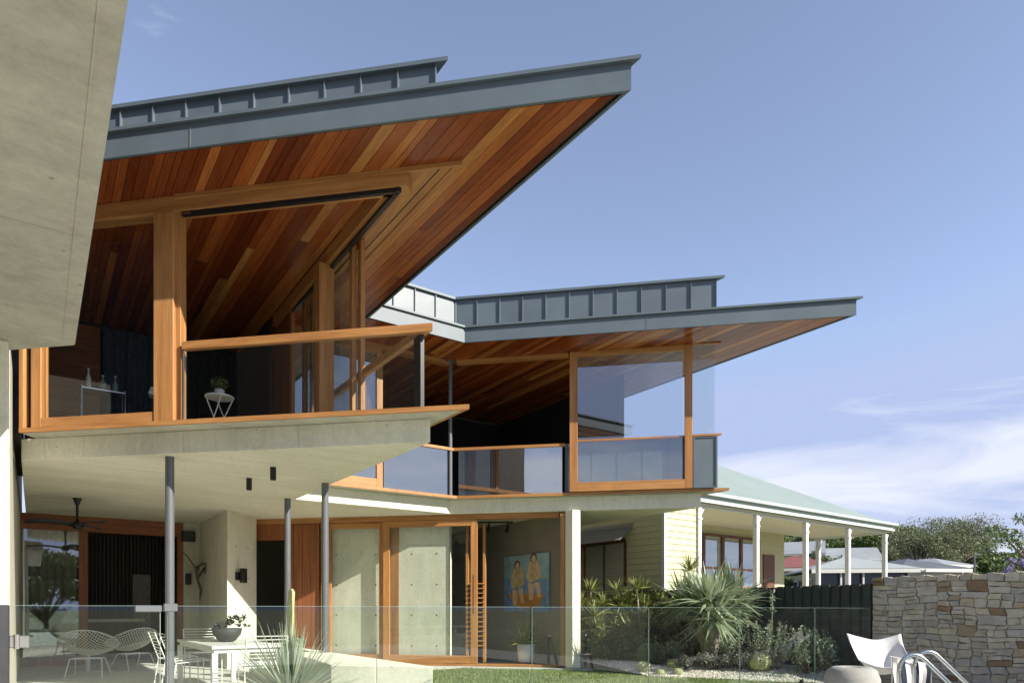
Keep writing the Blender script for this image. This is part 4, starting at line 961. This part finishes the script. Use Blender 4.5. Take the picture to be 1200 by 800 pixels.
barrel(8.36, 7.45, 0.10, 'cactus', 'round barrel cactus between the dome and the silvery shrub', 0.04)
barrel(8.02, 7.75, 0.10, 'cactus_pale', 'pale round barrel cactus at the gravel edge before the dome', 0.03)
barrel(8.22, 7.22, 0.062, 'cactus_pale', 'small pale cactus low on the gravel near the barrel cactus', 0.02)
barrel(8.03, 7.42, 0.066, 'cactus', 'small squat cactus at the very edge of the lawn', 0.01, squash=0.75)
barrel(9.10, 6.38, 0.16, 'cactus_pale', 'pale barrel cactus half hidden among the grey shrubs', 0.03)
# gravel bed: mound and loose pebbles
gv = MB(); NU, NV = 26, 40
for j in range(NV+1):
    for i in range(NU+1):
        v = 5.3+(10.5-5.3)*j/NV; uf = max(7.87, 11.95-0.55*v+0.05*math.sin(v*5)+0.03*math.sin(v*13)); u = uf+(10.035-uf)*i/NU
        gv.v.append((u, v, bedz(u, v)+0.008*(i > 0)))
gv.f = [(j*(NU+1)+i, j*(NU+1)+i+1, (j+1)*(NU+1)+i+1, (j+1)*(NU+1)+i) for j in range(NV) for i in range(NU)]
o = gv.build('gravel_bed', 'gravel', smooth=True); o.rotation_euler = (0,0,ANG); tag(o, kind='structure')
pr_ = np.random.default_rng(8); base = np.array([(1,0,0),(-1,0,0),(0,1,0),(0,-1,0),(0,0,1),(0,0,-0.6)], float); bf_ = np.array([(0,2,4),(2,1,4),(1,3,4),(3,0,4),(2,0,5),(1,2,5),(3,1,5),(0,3,5)])
VV = []; FF = []
for i in range(5200):
    v = pr_.uniform(5.4, 9.6); u = max(7.87, 11.95-0.55*v)+abs(pr_.normal())*0.42
    if u > 9.95: continue
    s = pr_.uniform(0.008,0.020); VV.append(base*s*pr_.uniform(0.7,1.3,size=3)@np.array([[math.cos(i),math.sin(i),0],[-math.sin(i),math.cos(i),0],[0,0,1]])+np.array([u,v,bedz(u,v)+0.008])); FF.append(bf_+6*len(FF))
o = soft_mesh('gravel', np.concatenate(VV), np.concatenate(FF), 'pebble'); o.rotation_euler = (0,0,ANG); tag(o, 'loose pale gravel spread over the garden bed', 'gravel', kind='stuff')
# lawn blades
gr = np.random.default_rng(4); n = 46000
u = gr.uniform(3.4, 9.9, n*2); v = gr.uniform(5.2, 10.4, n*2)
ok = (u+v < 16.62) & (u+v*0.55 < 11.98)
u, v = u[ok][:n], v[ok][:n]; n = len(u); a = gr.uniform(0, 6.28, n); h = gr.uniform(0.018,0.042,n); w_ = gr.uniform(0.003,0.006,n); ln = gr.normal(size=(n,2))*0.014
b0 = np.stack([u-np.cos(a)*w_, v-np.sin(a)*w_, np.full(n,-0.016)], 1); b1 = np.stack([u+np.cos(a)*w_, v+np.sin(a)*w_, np.full(n,-0.016)], 1); tp = np.stack([u+ln[:,0], v+ln[:,1], -0.015+h], 1)
o = soft_mesh('lawn_grass', np.stack([b0,b1,tp],1).reshape(-1,3), np.arange(3*n).reshape(n,3), 'blade'); o.rotation_euler = (0,0,ANG); tag(o, 'short green lawn grass between the house and the glass fence', 'grass', kind='stuff')
# agave in the bed before the bench, cactus and succulents on the planter
ag = uvempty('spiky_agave', 2.02, 6.62, -0.02, 'silver green agave with thin radiating spikes before the concrete bench', 'agave')
leafy('leaves', *strap_leaves(260, 0.78, 0.024, (0.0, 1.5), 0.10, 3, (0,0,0.16), 9), 'leaf_agave', ag)
MB().lathe([(0.05,-0.02),(0.06,0.1),(0.03,0.2)], n=10).build('stem', 'pale_bark', ag)
cc_ = uvempty('column_cactus', 3.02, 9.85, 0.44, 'tall thin column cactus standing in the concrete planter', 'cactus')
MB().tube([(0,0,0),(0.005,0.01,0.3),(0,0.0,0.6),(0.012,0,0.84),(0.012,0,0.88)], [0.045,0.05,0.048,0.045,0.02], 14).build('body', 'cactus_pale', cc_, smooth=True)
shrub(3.0, 9.55, 0.16, 0.22, 500, 0.022, 'leaf_agave', 'small pale succulent shrub in the concrete planter', 21, 'succulent', 0.44)
pm = uvempty('potted_palm', 7.42, 10.15, 0.05, 'small green palm in a white pot inside the open doorway', 'potted plant')
MB().lathe([(0.10,0),(0.14,0.02),(0.17,0.34),(0.155,0.34),(0.15,0.30)], n=24).build('pot', 'pot_white', pm, smooth=True)
leafy('leaves', *strap_leaves(60, 0.46, 0.05, (0.2, 1.5), 0.9, 5, (0,0,0.34), 15), 'leaf_drac', pm)

# ================================================================== TERRACE FURNITURE
# wire diamond chair
def diamond_chair():
    c = empty('wire_chair', (0,0,0), 0, '', 'chair', 'white wire diamond chairs on the terrace')
    def surf(p, q):   # p across, q from the front lip (-1) to the top of the back (1); chair faces +y
        k = max(0.0, (q+0.3)/1.3)
        return (0.43*p, 0.06-0.33*q-0.05*k, 0.335+0.07*max(0.0, -q)**2+0.42*k**1.7+0.17*abs(p)**2.2*(1-0.25*q))
    m = MB(); ex = 2.1; N = 8
    for k in range(-2*N, 2*N+1):
        c0 = k/N
        for fam in (1, -1):
            pts = []
            for j in range(-30, 31):
                p = j/30; q = (c0-p)*fam
                if abs(p)**ex+abs(q)**ex <= 1.0: pts.append(surf(p, q))
            if len(pts) > 1: m.tube(pts, 0.0046, 4, False)
    sh = m.build('seat_shell', 'white', c, recalc=False)
    rim = []
    for t in np.linspace(0, 2*math.pi, 49):
        ct, st_ = math.cos(t), math.sin(t); rim.append(surf(math.copysign(abs(ct)**(2/ex), ct), math.copysign(abs(st_)**(2/ex), st_)))
    MB().tube(rim, 0.0075, 6, False).build('rim', 'white', sh, recalc=False)
    for sx in (-1, 1):
        x = 0.26*sx
        MB().tube([(x,-0.30,0.008),(x*0.85,-0.16,0.30),(x*0.8,0.10,0.30),(x,0.28,0.008)], 0.008, 6).build('leg', 'white', c)
        MB().tube([(x,-0.30,0.008),(x,0.28,0.008)], 0.008, 6).build('floor_rail', 'white', c)
    MB().tube([(-0.215,-0.14,0.30),(0.215,-0.14,0.30)], 0.008, 6).tube([(-0.21,0.08,0.30),(0.21,0.08,0.30)], 0.008, 6).build('cross_rail', 'white', c)
    return c
ch1 = diamond_chair(); ch1['label'] = 'white wire diamond chair with its back to the glass gate'
x, y = -6.45, 10.4; ch1.scale = (0.95,)*3; ch1.location = (x, y, 0); ch1.rotation_euler = (0,0,R(18))
ch2 = copy_tree(ch1); ch2['label'] = 'white wire diamond chair turned sideways beside the dark doorway'; ch2.location = (-6.42, 11.55, 0); ch2.rotation_euler = (0,0,R(62))
st = empty('side_table', (-7.05, 11.35, 0), 0, 'low round white side table beside the diamond chairs', 'side table')
MB().lathe([(0.36,0.33),(0.37,0.335),(0.37,0.348),(0.36,0.352)], n=32).build('table_top', 'white', st); MB().lathe([(0.035,0.012),(0.035,0.33)], n=14).build('pedestal', 'white', st); MB().lathe([(0.22,0),(0.22,0.01),(0.05,0.014)], n=28).build('base', 'white', st)
# dining table
dt = uvempty('dining_table', 1.98, 9.15, 0, 'long white outdoor dining table with square legs', 'table')
MB().box(-0.38,0.38,-1.12,1.12,0.585,0.62).build('table_top', 'white', dt, bevel=0.003); MB().box(-0.35,0.35,-1.09,1.09,0.54,0.584).build('apron', 'white', dt)
for sx in (-0.345,0.345):
    for sy in (-1.085,1.085): MB().box(sx-0.03,sx+0.03,sy-0.03,sy+0.03,0,0.54).build('leg', 'white', dt, bevel=0.003)
def wire_chair():
    c = empty('slatted_wire_chair', (0,0,0), 0, '', 'chair', 'white slatted wire chairs around the dining table')
    # faces +x
    for sy in (-0.21, 0.21):
        MB().tube([(0.20,sy,0.0),(0.19,sy,0.43),(-0.18,sy,0.40),(-0.30,sy,0.74)], 0.0075, 6).build('side_frame', 'white', c)
        MB().tube([(-0.24,sy,0.0),(-0.18,sy,0.40)], 0.0075, 6).build('rear_leg', 'white', c)
    s = MB()
    for i in range(9): t = i/8; s.tube([(0.18-0.35*t,-0.21,0.43-0.03*t),(0.18-0.35*t,0.21,0.43-0.03*t)], 0.0055, 5)
    s.build('seat_slats', 'white', c, recalc=False); s = MB()
    for i in range(8): t = 0.2+0.8*i/7; s.tube([(-0.18-0.12*t,-0.21,0.40+0.34*t),(-0.18-0.12*t,0.21,0.40+0.34*t)], 0.0055, 5)
    s.build('back_slats', 'white', c, recalc=False)
    return c
wc = wire_chair(); place(wc, 1.52, 8.86, 0, 0); wc['label'] = 'white slatted wire chair at the table side, next to the steel column'
for (u, v, rz_, lb) in ((1.50,9.58,R(3),'white slatted wire chair at the table side, between column and pier'),(1.98,10.52,R(-90),'white slatted wire chair at the far end of the dining table by the pier'),(2.05,7.72,R(86),'white slatted wire chair at the end of the table next to the agave')):
    k = copy_tree(wc); place(k, u, v, 0, rz_)
    if lb: k['label'] = lb
bw = uvempty('succulent_bowl', 1.98, 9.05, 0.62, 'dark bowl of dark succulents on the white dining table', 'bowl')
MB().lathe([(0.05,0.0),(0.10,0.015),(0.16,0.09),(0.18,0.17),(0.165,0.17),(0.14,0.13)], n=28).build('bowl', 'bowl', bw, smooth=True)
ps = []; rr = random.Random(3)
for i in range(14): ps.append(strap_leaves(16, 0.05, 0.026, (0.2,1.6), 0.1, 2, (0.10+rr.uniform(-0.08,0.14), rr.uniform(-0.10,0.10), 0.20+rr.uniform(-0.04,0.10)), 300+i))
for i in range(6): ps.append(strap_leaves(12, 0.05, 0.026, (0.2,1.6), 0.1, 2, (-0.13+rr.uniform(-0.06,0.1), rr.uniform(-0.10,0.10), 0.16+rr.uniform(-0.02,0.04)), 330+i))
leafy('succulent_leaves', *join(ps), 'succulent', bw)

# ================================================================== UPSTAIRS SMALL THINGS
bt = uvempty('bistro_table', 1.86, 8.9, 3.035, 'small white folding bistro table behind the balcony glass', 'table'); bt.scale = (0.82,)*3
MB().lathe([(0.20,0.70),(0.205,0.705),(0.205,0.718),(0.20,0.722)], n=28).build('table_top', 'white', bt)
for a_ in (0.5, 0.5+math.pi/2):
    dx, dy = 0.20*math.cos(a_), 0.20*math.sin(a_); px_, py_ = -dy*0.5, dx*0.5
    MB().tube([(dx+px_,dy+py_,0.006),(-dx*0.8+px_,-dy*0.8+py_,0.70)], 0.008, 6).tube([(-dx-px_,-dy-py_,0.006),(dx*0.8-px_,dy*0.8-py_,0.70)], 0.008, 6).build('crossed_legs', 'white', bt)
pp = uvempty('potted_plant', 1.86, 8.9, 3.035+0.722*0.82, 'little green plant in a pale round pot on the bistro table', 'potted plant'); pp.scale = (0.85,)*3
MB().lathe([(0.04,0),(0.065,0.03),(0.07,0.08),(0.055,0.11),(0.05,0.10)], n=20).build('pot', 'pot_white', pp, smooth=True)
rr_ = np.random.default_rng(2); soft_mesh('foliage', *cloud(260, (0,0,0.18), (0.12,0.12,0.10), 0.022, 4), 'leaf_tree', pp)
sb = uvempty('bar_cart', 0.75, 10.6, 3.035, 'slim metal bar cart behind the upstairs window', 'bar cart')
for zz in (0.15, 0.86): MB().box(-0.25,0.25,-0.18,0.18,zz,zz+0.015).build('tray', 'glass_edge' if zz < 0.5 else 'stainless', sb)
for sx in (-0.245,0.245):
    for sy in (-0.175,0.175): MB().tube([(sx,sy,0),(sx,sy,0.90)], 0.008, 6).build('post', 'stainless', sb)
for i, (dx, dy, h, r_, lb) in enumerate(((-0.16,0,0.30,0.032,'tall slim clear bottle on the bar cart'),(0.0,-0.04,0.22,0.045,'squat stoppered decanter on the bar cart'),(0.15,0.03,0.26,0.036,'bottle with a long neck at the end of the bar cart'))):
    x, y = W(0.75+dx, 10.6+dy); o = empty('bottle', (x, y, 3.035+0.875), 0, lb, 'bottle')
    MB().lathe([(r_*0.9,0),(r_,0.01),(r_,h*0.55),(r_*0.35,h*0.72),(r_*0.32,h*0.95)], n=16).build('body', 'glass_edge' if i != 0 else 'pot_white', o, smooth=True); MB().lathe([(r_*0.4,h*0.951),(r_*0.42,h*1.0)], n=12).build('stopper', 'pot_white', o)
lp = uvempty('floor_lamp', 1.62, 10.3, 3.035, 'white tilted reading lamp shade behind the upstairs window', 'lamp')
MB().tube([(0,0,0.012),(0,0,0.62),(-0.12,0.05,0.80)], 0.010, 8).build('stand', 'stainless', lp); MB().lathe([(0.13,0),(0.13,0.012)], n=20).build('base', 'stainless', lp)
MB().add([(-0.38,-0.10,0.86),(0.02,-0.10,0.80),(0.06,0.12,0.80),(-0.34,0.12,0.86),(-0.34,-0.06,0.97),(0.02,-0.06,0.91),(0.05,0.08,0.91),(-0.30,0.08,0.97)], [(0,1,2,3),(4,7,6,5),(0,4,5,1),(1,5,6,2),(2,6,7,3),(3,7,4,0)]).build('shade', 'white', lp, bevel=0.006)

# ================================================================== POOL SIDE
bc = uvempty('butterfly_chair', 8.88, 4.46, -0.04, 'white canvas butterfly chair in front of the stone wall', 'chair', rz=R(-48))
# four pockets: two high at the back, two low at the front; the chair turns its side to the lawn
PK = {'bl': Vector((-0.33,0.30,0.76)), 'br': Vector((0.33,0.30,0.75)), 'fl': Vector((-0.34,-0.36,0.44)), 'fr': Vector((0.34,-0.36,0.44))}
ms = MB(); NS = 16
for j in range(NS+1):
    for i in range(NS+1):
        s, t = i/NS, j/NS
        top = PK['bl'].lerp(PK['br'], s); bot = PK['fl'].lerp(PK['fr'], s); p = bot.lerp(top, t)
        sag = (4*s*(1-s))*0.085 + (4*t*(1-t))*0.24*(0.35+0.65*4*s*(1-s))
        p = p + Vector((0, 0.02*math.sin(7*s+3*t)-(4*s*(1-s))*0.05*(t-0.5), -sag + 0.006*math.sin(11*s+5*t)))
        # rounded pocket corners
        p.x *= 1-0.10*(4*t*(1-t))
        ms.v.append(tuple(p))
ms.f = [(j*(NS+1)+i, j*(NS+1)+i+1, (j+1)*(NS+1)+i+1, (j+1)*(NS+1)+i) for j in range(NS) for i in range(NS)]
slg = ms.build('canvas_sling', 'canvas', bc, smooth=True)
sd_ = slg.modifiers.new('thick', 'SOLIDIFY'); sd_.thickness = 0.006
fr = MB()
for a_, b_ in (('bl','fr'), ('br','fl')):
    A, B = PK[a_], PK[b_]
    MB().tube([tuple(A*0.99), (A.x*0.72, A.y*1.15, 0.008), (B.x*0.72, B.y*1.05, 0.008), tuple(B*0.99)], 0.008, 6).build('rod_loop', 'black', bc)
tw = empty('striped_towel', (4.80, 8.2, -0.04), R(-8), 'black and white striped towel hanging on a rack beside the butterfly chair', 'towel')
ht = 0.48
for i in range(9):
    w_ = 0.045; x0 = -0.2+i*w_; mm_ = MB()
    for k in range(9):
        t = k/8; z_ = ht*(1-t)+0.02; yy = 0.03*math.sin(t*6+i*0.5)+0.012*math.sin(i*1.9)
        mm_.v += [(x0, yy, z_-0.01*i), (x0+w_, yy+0.008*math.sin(i*2.3), z_-0.01*(i+1))]
    mm_.f = [(2*k,2*k+1,2*k+3,2*k+2) for k in range(8)]
    mm_.build('stripe', ('canvas','canvas','linen_dark')[i % 3], tw, smooth=True, recalc=False)
MB().tube([(-0.24,0.0,ht+0.02),(0.24,0.0,ht-0.08)], 0.008, 6).tube([(-0.22,0.0,0.0),(-0.22,0.0,ht+0.015)], 0.008, 6).tube([(0.22,0.0,0.0),(0.22,0.0,ht-0.075)], 0.008, 6).build('stand', 'stainless', tw)
po = empty('concrete_stool', (3.86, 7.75, -0.04), 0, 'rounded grey concrete stool with a dished top before the butterfly chair', 'stool')
MB().lathe([(0.20,0.0),(0.265,0.04),(0.295,0.15),(0.29,0.28),(0.255,0.38),(0.20,0.413),(0.11,0.415),(0.085,0.395),(0.075,0.33)], n=40).build('body', 'concrete_pot', po, smooth=True)
# pool ladder rails
ld = empty('pool_ladder', (3.62, 5.6, -0.04), 0, 'pair of bent stainless steel pool ladder handrails', 'ladder')
for k, (dx, dy) in enumerate(((-0.42,0.05),(-0.04,0.48))):
    pts = [(dx,dy,0.0),(dx,dy,0.55)]
    for t in np.linspace(0, 1, 9): a = math.pi-(math.pi*0.76)*t; pts.append((dx+0.12+0.12*math.cos(a), dy-0.02*t, 0.55+0.14*math.sin(a)))
    e = pts[-1]; pts.append((e[0]+0.62, e[1]-0.05, e[2]-0.62*1.0))
    MB().tube(pts, 0.0165, 14).build('handrail', 'stainless', ld, smooth=True); MB().lathe([(0.05,0.0),(0.05,0.012),(0.03,0.018)], (dx,dy), 18).build('floor_flange', 'stainless', ld)

# ================================================================== FAR HOUSES ON THE HILL
def at(px_, Y): return (px_-600)/800*Y
def zat(py_, Y): return EYE+(714-py_)/800*Y
def far_house(x, y, w, d, z_eave, z_ridge, rot, wall, roofm, label, style='hip', wins=4, over=0.45):
    zb = terr(x, y)-0.6
    h = empty('far_house', (x, y, zb), R(rot), label, 'house', 'houses on the hillside')
    ze, zr = z_eave-zb, z_ridge-zb; a, b = w/2, d/2
    wl = MB().box(-a,a,-b,b,0,ze)
    if style == 'gable': wl.add([(a,-b,ze),(a,b,ze),(a,0,zr-0.1),(-a,-b,ze),(-a,b,ze),(-a,0,zr-0.1)], [(0,1,2),(5,4,3)])
    wl.build('wall', wall, h)
    A, B = a+over, b+over; t = 0.12
    if style == 'hip':
        k = min(A, B)*0.95; v = [(-A,-B,ze),(A,-B,ze),(A,B,ze),(-A,B,ze),(-A+k,-B+k if A < B else 0,zr),(A-k,B-k if A < B else 0,zr)]
        f = [(0,1,5,4),(1,2,5),(2,3,4,5),(3,0,4)]
    else:
        v = [(-A,-B,ze-0.15),(A,-B,ze-0.15),(A,B,ze-0.15),(-A,B,ze-0.15),(-A,0,zr),(A,0,zr)]; f = [(0,1,5,4),(2,3,4,5)]
    rf = MB().add(v, f).build('roof', roofm, h); s_ = rf.modifiers.new('thick', 'SOLIDIFY'); s_.thickness = t; s_.offset = 1
    MB().box(-A,A,-B-0.03,-B+0.02,ze-0.18,ze+0.05).build('gutter', 'far_white', rf)
    hw_ = min(1.3, (ze-1.0)*0.5)
    for i in range(wins):
        cx = -a+w*(i+0.5)/wins
        fw_ = MB().box(cx-0.52,cx+0.52,-b-0.05,-b-0.002,ze-0.55-hw_,ze-0.45).build('window', 'far_white', h); MB().box(cx-0.44,cx-0.03,-b-0.07,-b-0.051,ze-0.47-hw_,ze-0.53).box(cx+0.03,cx+0.44,-b-0.07,-b-0.051,ze-0.47-hw_,ze-0.53).build('pane', 'far_dark', fw_)
    for i in range(2):
        cy = -b+d*(i+0.5)/2
        fw_ = MB().box(-a-0.05,-a-0.002,cy-0.52,cy+0.52,ze-0.55-hw_,ze-0.45).build('window', 'far_white', h); MB().box(-a-0.07,-a-0.051,cy-0.44,cy+0.44,ze-0.47-hw_,ze-0.53).build('pane', 'far_dark', fw_)
    return h
far_house(at(946,55), 57, 5.4, 6, zat(667,55), zat(650,55), -20, 'far_cream', 'terracotta', 'peach walled house with a red roof, seen between the verandah posts', wins=2)
far_house(at(935,78), 80, 6.5, 7, zat(650,78), zat(634,78), -25, 'far_white', 'grey_roof', 'white house with a pale grey roof behind the red roofed house', 'gable')
far_house(at(1000,88), 90, 6.6, 6, zat(657,88), zat(641,88), -12, 'far_white', 'grey_roof', 'white gabled cottage with a long grey roof below the trees', 'gable')
h4 = far_house(at(1008,45), 47, 5.6, 6.5, zat(669,45), zat(652,45), -8, 'far_dark', 'pale_roof', 'house with a pale green hipped roof over a dark verandah', wins=0)  # near-black wall colour stands in for the shade under the verandah roof
for i in range(5): MB().box(-2.8+i*1.35,-2.7+i*1.35,-3.55,-3.45,0,zat(669,45)-terr(at(1008,45),47)+0.55).build('verandah_post', 'far_white', h4)
far_house(at(1074,48), 50, 4.6, 6, zat(668,48), zat(655,48), 10, 'far_white', 'slate_roof', 'white house with a dark slate roof beyond the stone wall')
far_house(at(1100,70), 72, 4.6, 6, zat(663,70), zat(654,70), 25, 'far_white', 'grey_roof', 'white house with a pale hipped roof right of the slate roof')
far_house(at(1142,84), 86, 3.6, 4, zat(673,84), zat(666,84), 10, 'far_white', 'grey_roof', 'tiny white house under the spreading tree', 'gable', 2)
pp_ = empty('power_pole', (at(1142,62), 62, terr(0,62)-0.3), 0, 'thin grey pole with a lamp head behind the stone wall', 'pole')
zt = zat(650,62)-terr(0,62)+0.3; MB().tube([(0,0,0),(0,0,zt)], [0.10,0.06], 8).build('pole', 'steel_post', pp_); MB().box(-0.1,0.5,-0.08,0.08,zt,zt+0.12).build('lamp_head', 'steel_post', pp_)

# ================================================================== TREES
def tree(x, y, zb, h, rx, ry_, mat, label, seed, n=3500, leaf_=0.22, trunk_h=0.35, bark='bark', clumps=22, name='tree', group=None, flat_=0.5, shell=0.6):
    o = empty(name, (x, y, zb), 0, label, 'tree', group); r = np.random.default_rng(seed); m_ = MB(); ls = []
    ch = h*(1-trunk_h); cz = h*trunk_h+ch*0.45
    m_.tube([(0,0,-0.3),(r.normal()*0.03*h,r.normal()*0.03*h,h*trunk_h*0.6),(r.normal()*0.04*h,r.normal()*0.04*h,h*trunk_h+ch*0.25)], [h*0.035,h*0.026,h*0.014], 8)
    for i in range(clumps):
        d = r.normal(size=3); d /= np.linalg.norm(d); d[2] = abs(d[2])*1.0-0.25; q = r.uniform(shell,1.0)
        c = np.array([d[0]*rx*q, d[1]*ry_*q, cz+d[2]*ch*0.52*q]); s = r.uniform(0.22,0.40)
        ls.append(cloud(n//clumps, c, (rx*s, ry_*s, ch*s*flat_), leaf_, seed*71+i))
        m_.tube([(0,0,h*trunk_h*0.75),tuple(np.array([0,0,h*trunk_h])*0.6+c*0.4),tuple(c)], [h*0.016,h*0.009,h*0.003], 5)
    soft_mesh('crown', *joinq(ls), mat, o); m_.build('trunk', bark, o, smooth=True); return o
for i, (px_, Y, top, rx) in enumerate(((925,118,626,6),(948,122,622,6.5),(972,116,624,5.5),(996,124,618,6.5),(1020,118,620,6),(1042,112,612,6.5),(1060,120,620,6),(900,120,628,6),(1128,118,646,6),(1152,124,650,6),(1176,118,652,6),(1204,122,650,6.5))):
    x = at(px_, Y); zb = terr(x, Y); tree(x, Y, zb, zat(top-6, Y)-zb, rx, rx*0.8, 'leaf_tree', 'dense green tree in the row behind the far roofs', 40+i, 8000, 0.24, 0.16, group='trees along the ridge', clumps=26)
x = at(1106, 92); tree(x, 92, terr(x,92), zat(596,92)-terr(x,92), 7.6, 6.5, 'leaf_tree2', 'wide spreading grey green tree above the far white roofs', 60, 30000, 0.115, 0.14, 'pale_bark', 90, flat_=0.45, shell=0.4)
x = at(1078, 88); tree(x, 88, terr(x,88), zat(616,88)-terr(x,88), 4.2, 4.2, 'leaf_tree2', 'smaller rounded tree at the side of the spreading tree', 61, 10000, 0.12, 0.14, 'pale_bark', 30)
x = at(1222, 42); tree(x, 42, terr(x,42), zat(578,42)-terr(x,42), 3.2, 2.6, 'leaf_tree', 'thin open tree with reaching branches at the right of the stone wall', 62, 1500, 0.12, 0.3, 'bark', 18, flat_=0.35, shell=0.75)
x = at(1188, 70); tree(x, 70, terr(x,70), zat(645,70)-terr(x,70), 3.0, 2.6, 'leaf_tree', 'rounded green tree below the thin open tree', 63, 2600, 0.22, 0.15)
x = at(1196, 62); tree(x, 62, terr(x,62), zat(648,62)-terr(x,62), 1.5, 1.3, 'leaf_purple', 'small jacaranda with purple blossom beyond the stone wall', 64, 500, 0.12, 0.3)
x = at(1165, 66); tree(x, 66, terr(x,66), zat(652,66)-terr(x,66), 2.6, 2.2, 'leaf_tree', 'low green bushy tree right of the power pole', 65, 2200, 0.2, 0.12)
for i, (px_, Y, top) in enumerate(((1058,43,667),(1070,43.5,670),(1136,60,664))):
    x = at(px_, Y); tree(x, Y, terr(x,Y), max(0.9, zat(top, Y)-terr(x,Y)), 0.75, 0.6, 'leaf_tree2', ('pale bush before the slate roofed house','second pale bush before the slate roofed house, lower','pale bush beside the power pole')[i], 70+i, 900, 0.09, 0.15, name='bush')
for i, (px_, Y, top) in enumerate(((958,70,642),(985,66,648),(925,52,670))):
    x = at(px_, Y); tree(x, Y, terr(x,Y), max(1.5, zat(top, Y)-terr(x,Y)), 1.5, 1.3, 'leaf_tree', ('dark green tree between the white house and the grey cottage','dark green tree in front of the grey cottage','green bush beside the peach walled house')[i], 80+i, 1500, 0.14, 0.15)
# garden trees behind the camera, seen only as reflections in the glass
for i, (x, y, h, r_) in enumerate(((9,-17,5.0,3.0),(14,-19,5.6,3.2),(4.5,-20,5.2,3.2),(-6,-16,4.6,2.8),(-11,-14,5.0,3.0))):
    tree(x, y, -0.22, h, r_, r_, 'leaf_tree', 'garden tree across the pool, mirrored in the house glass', 90+i, 6500, 0.17, 0.10, group='garden trees across the pool')
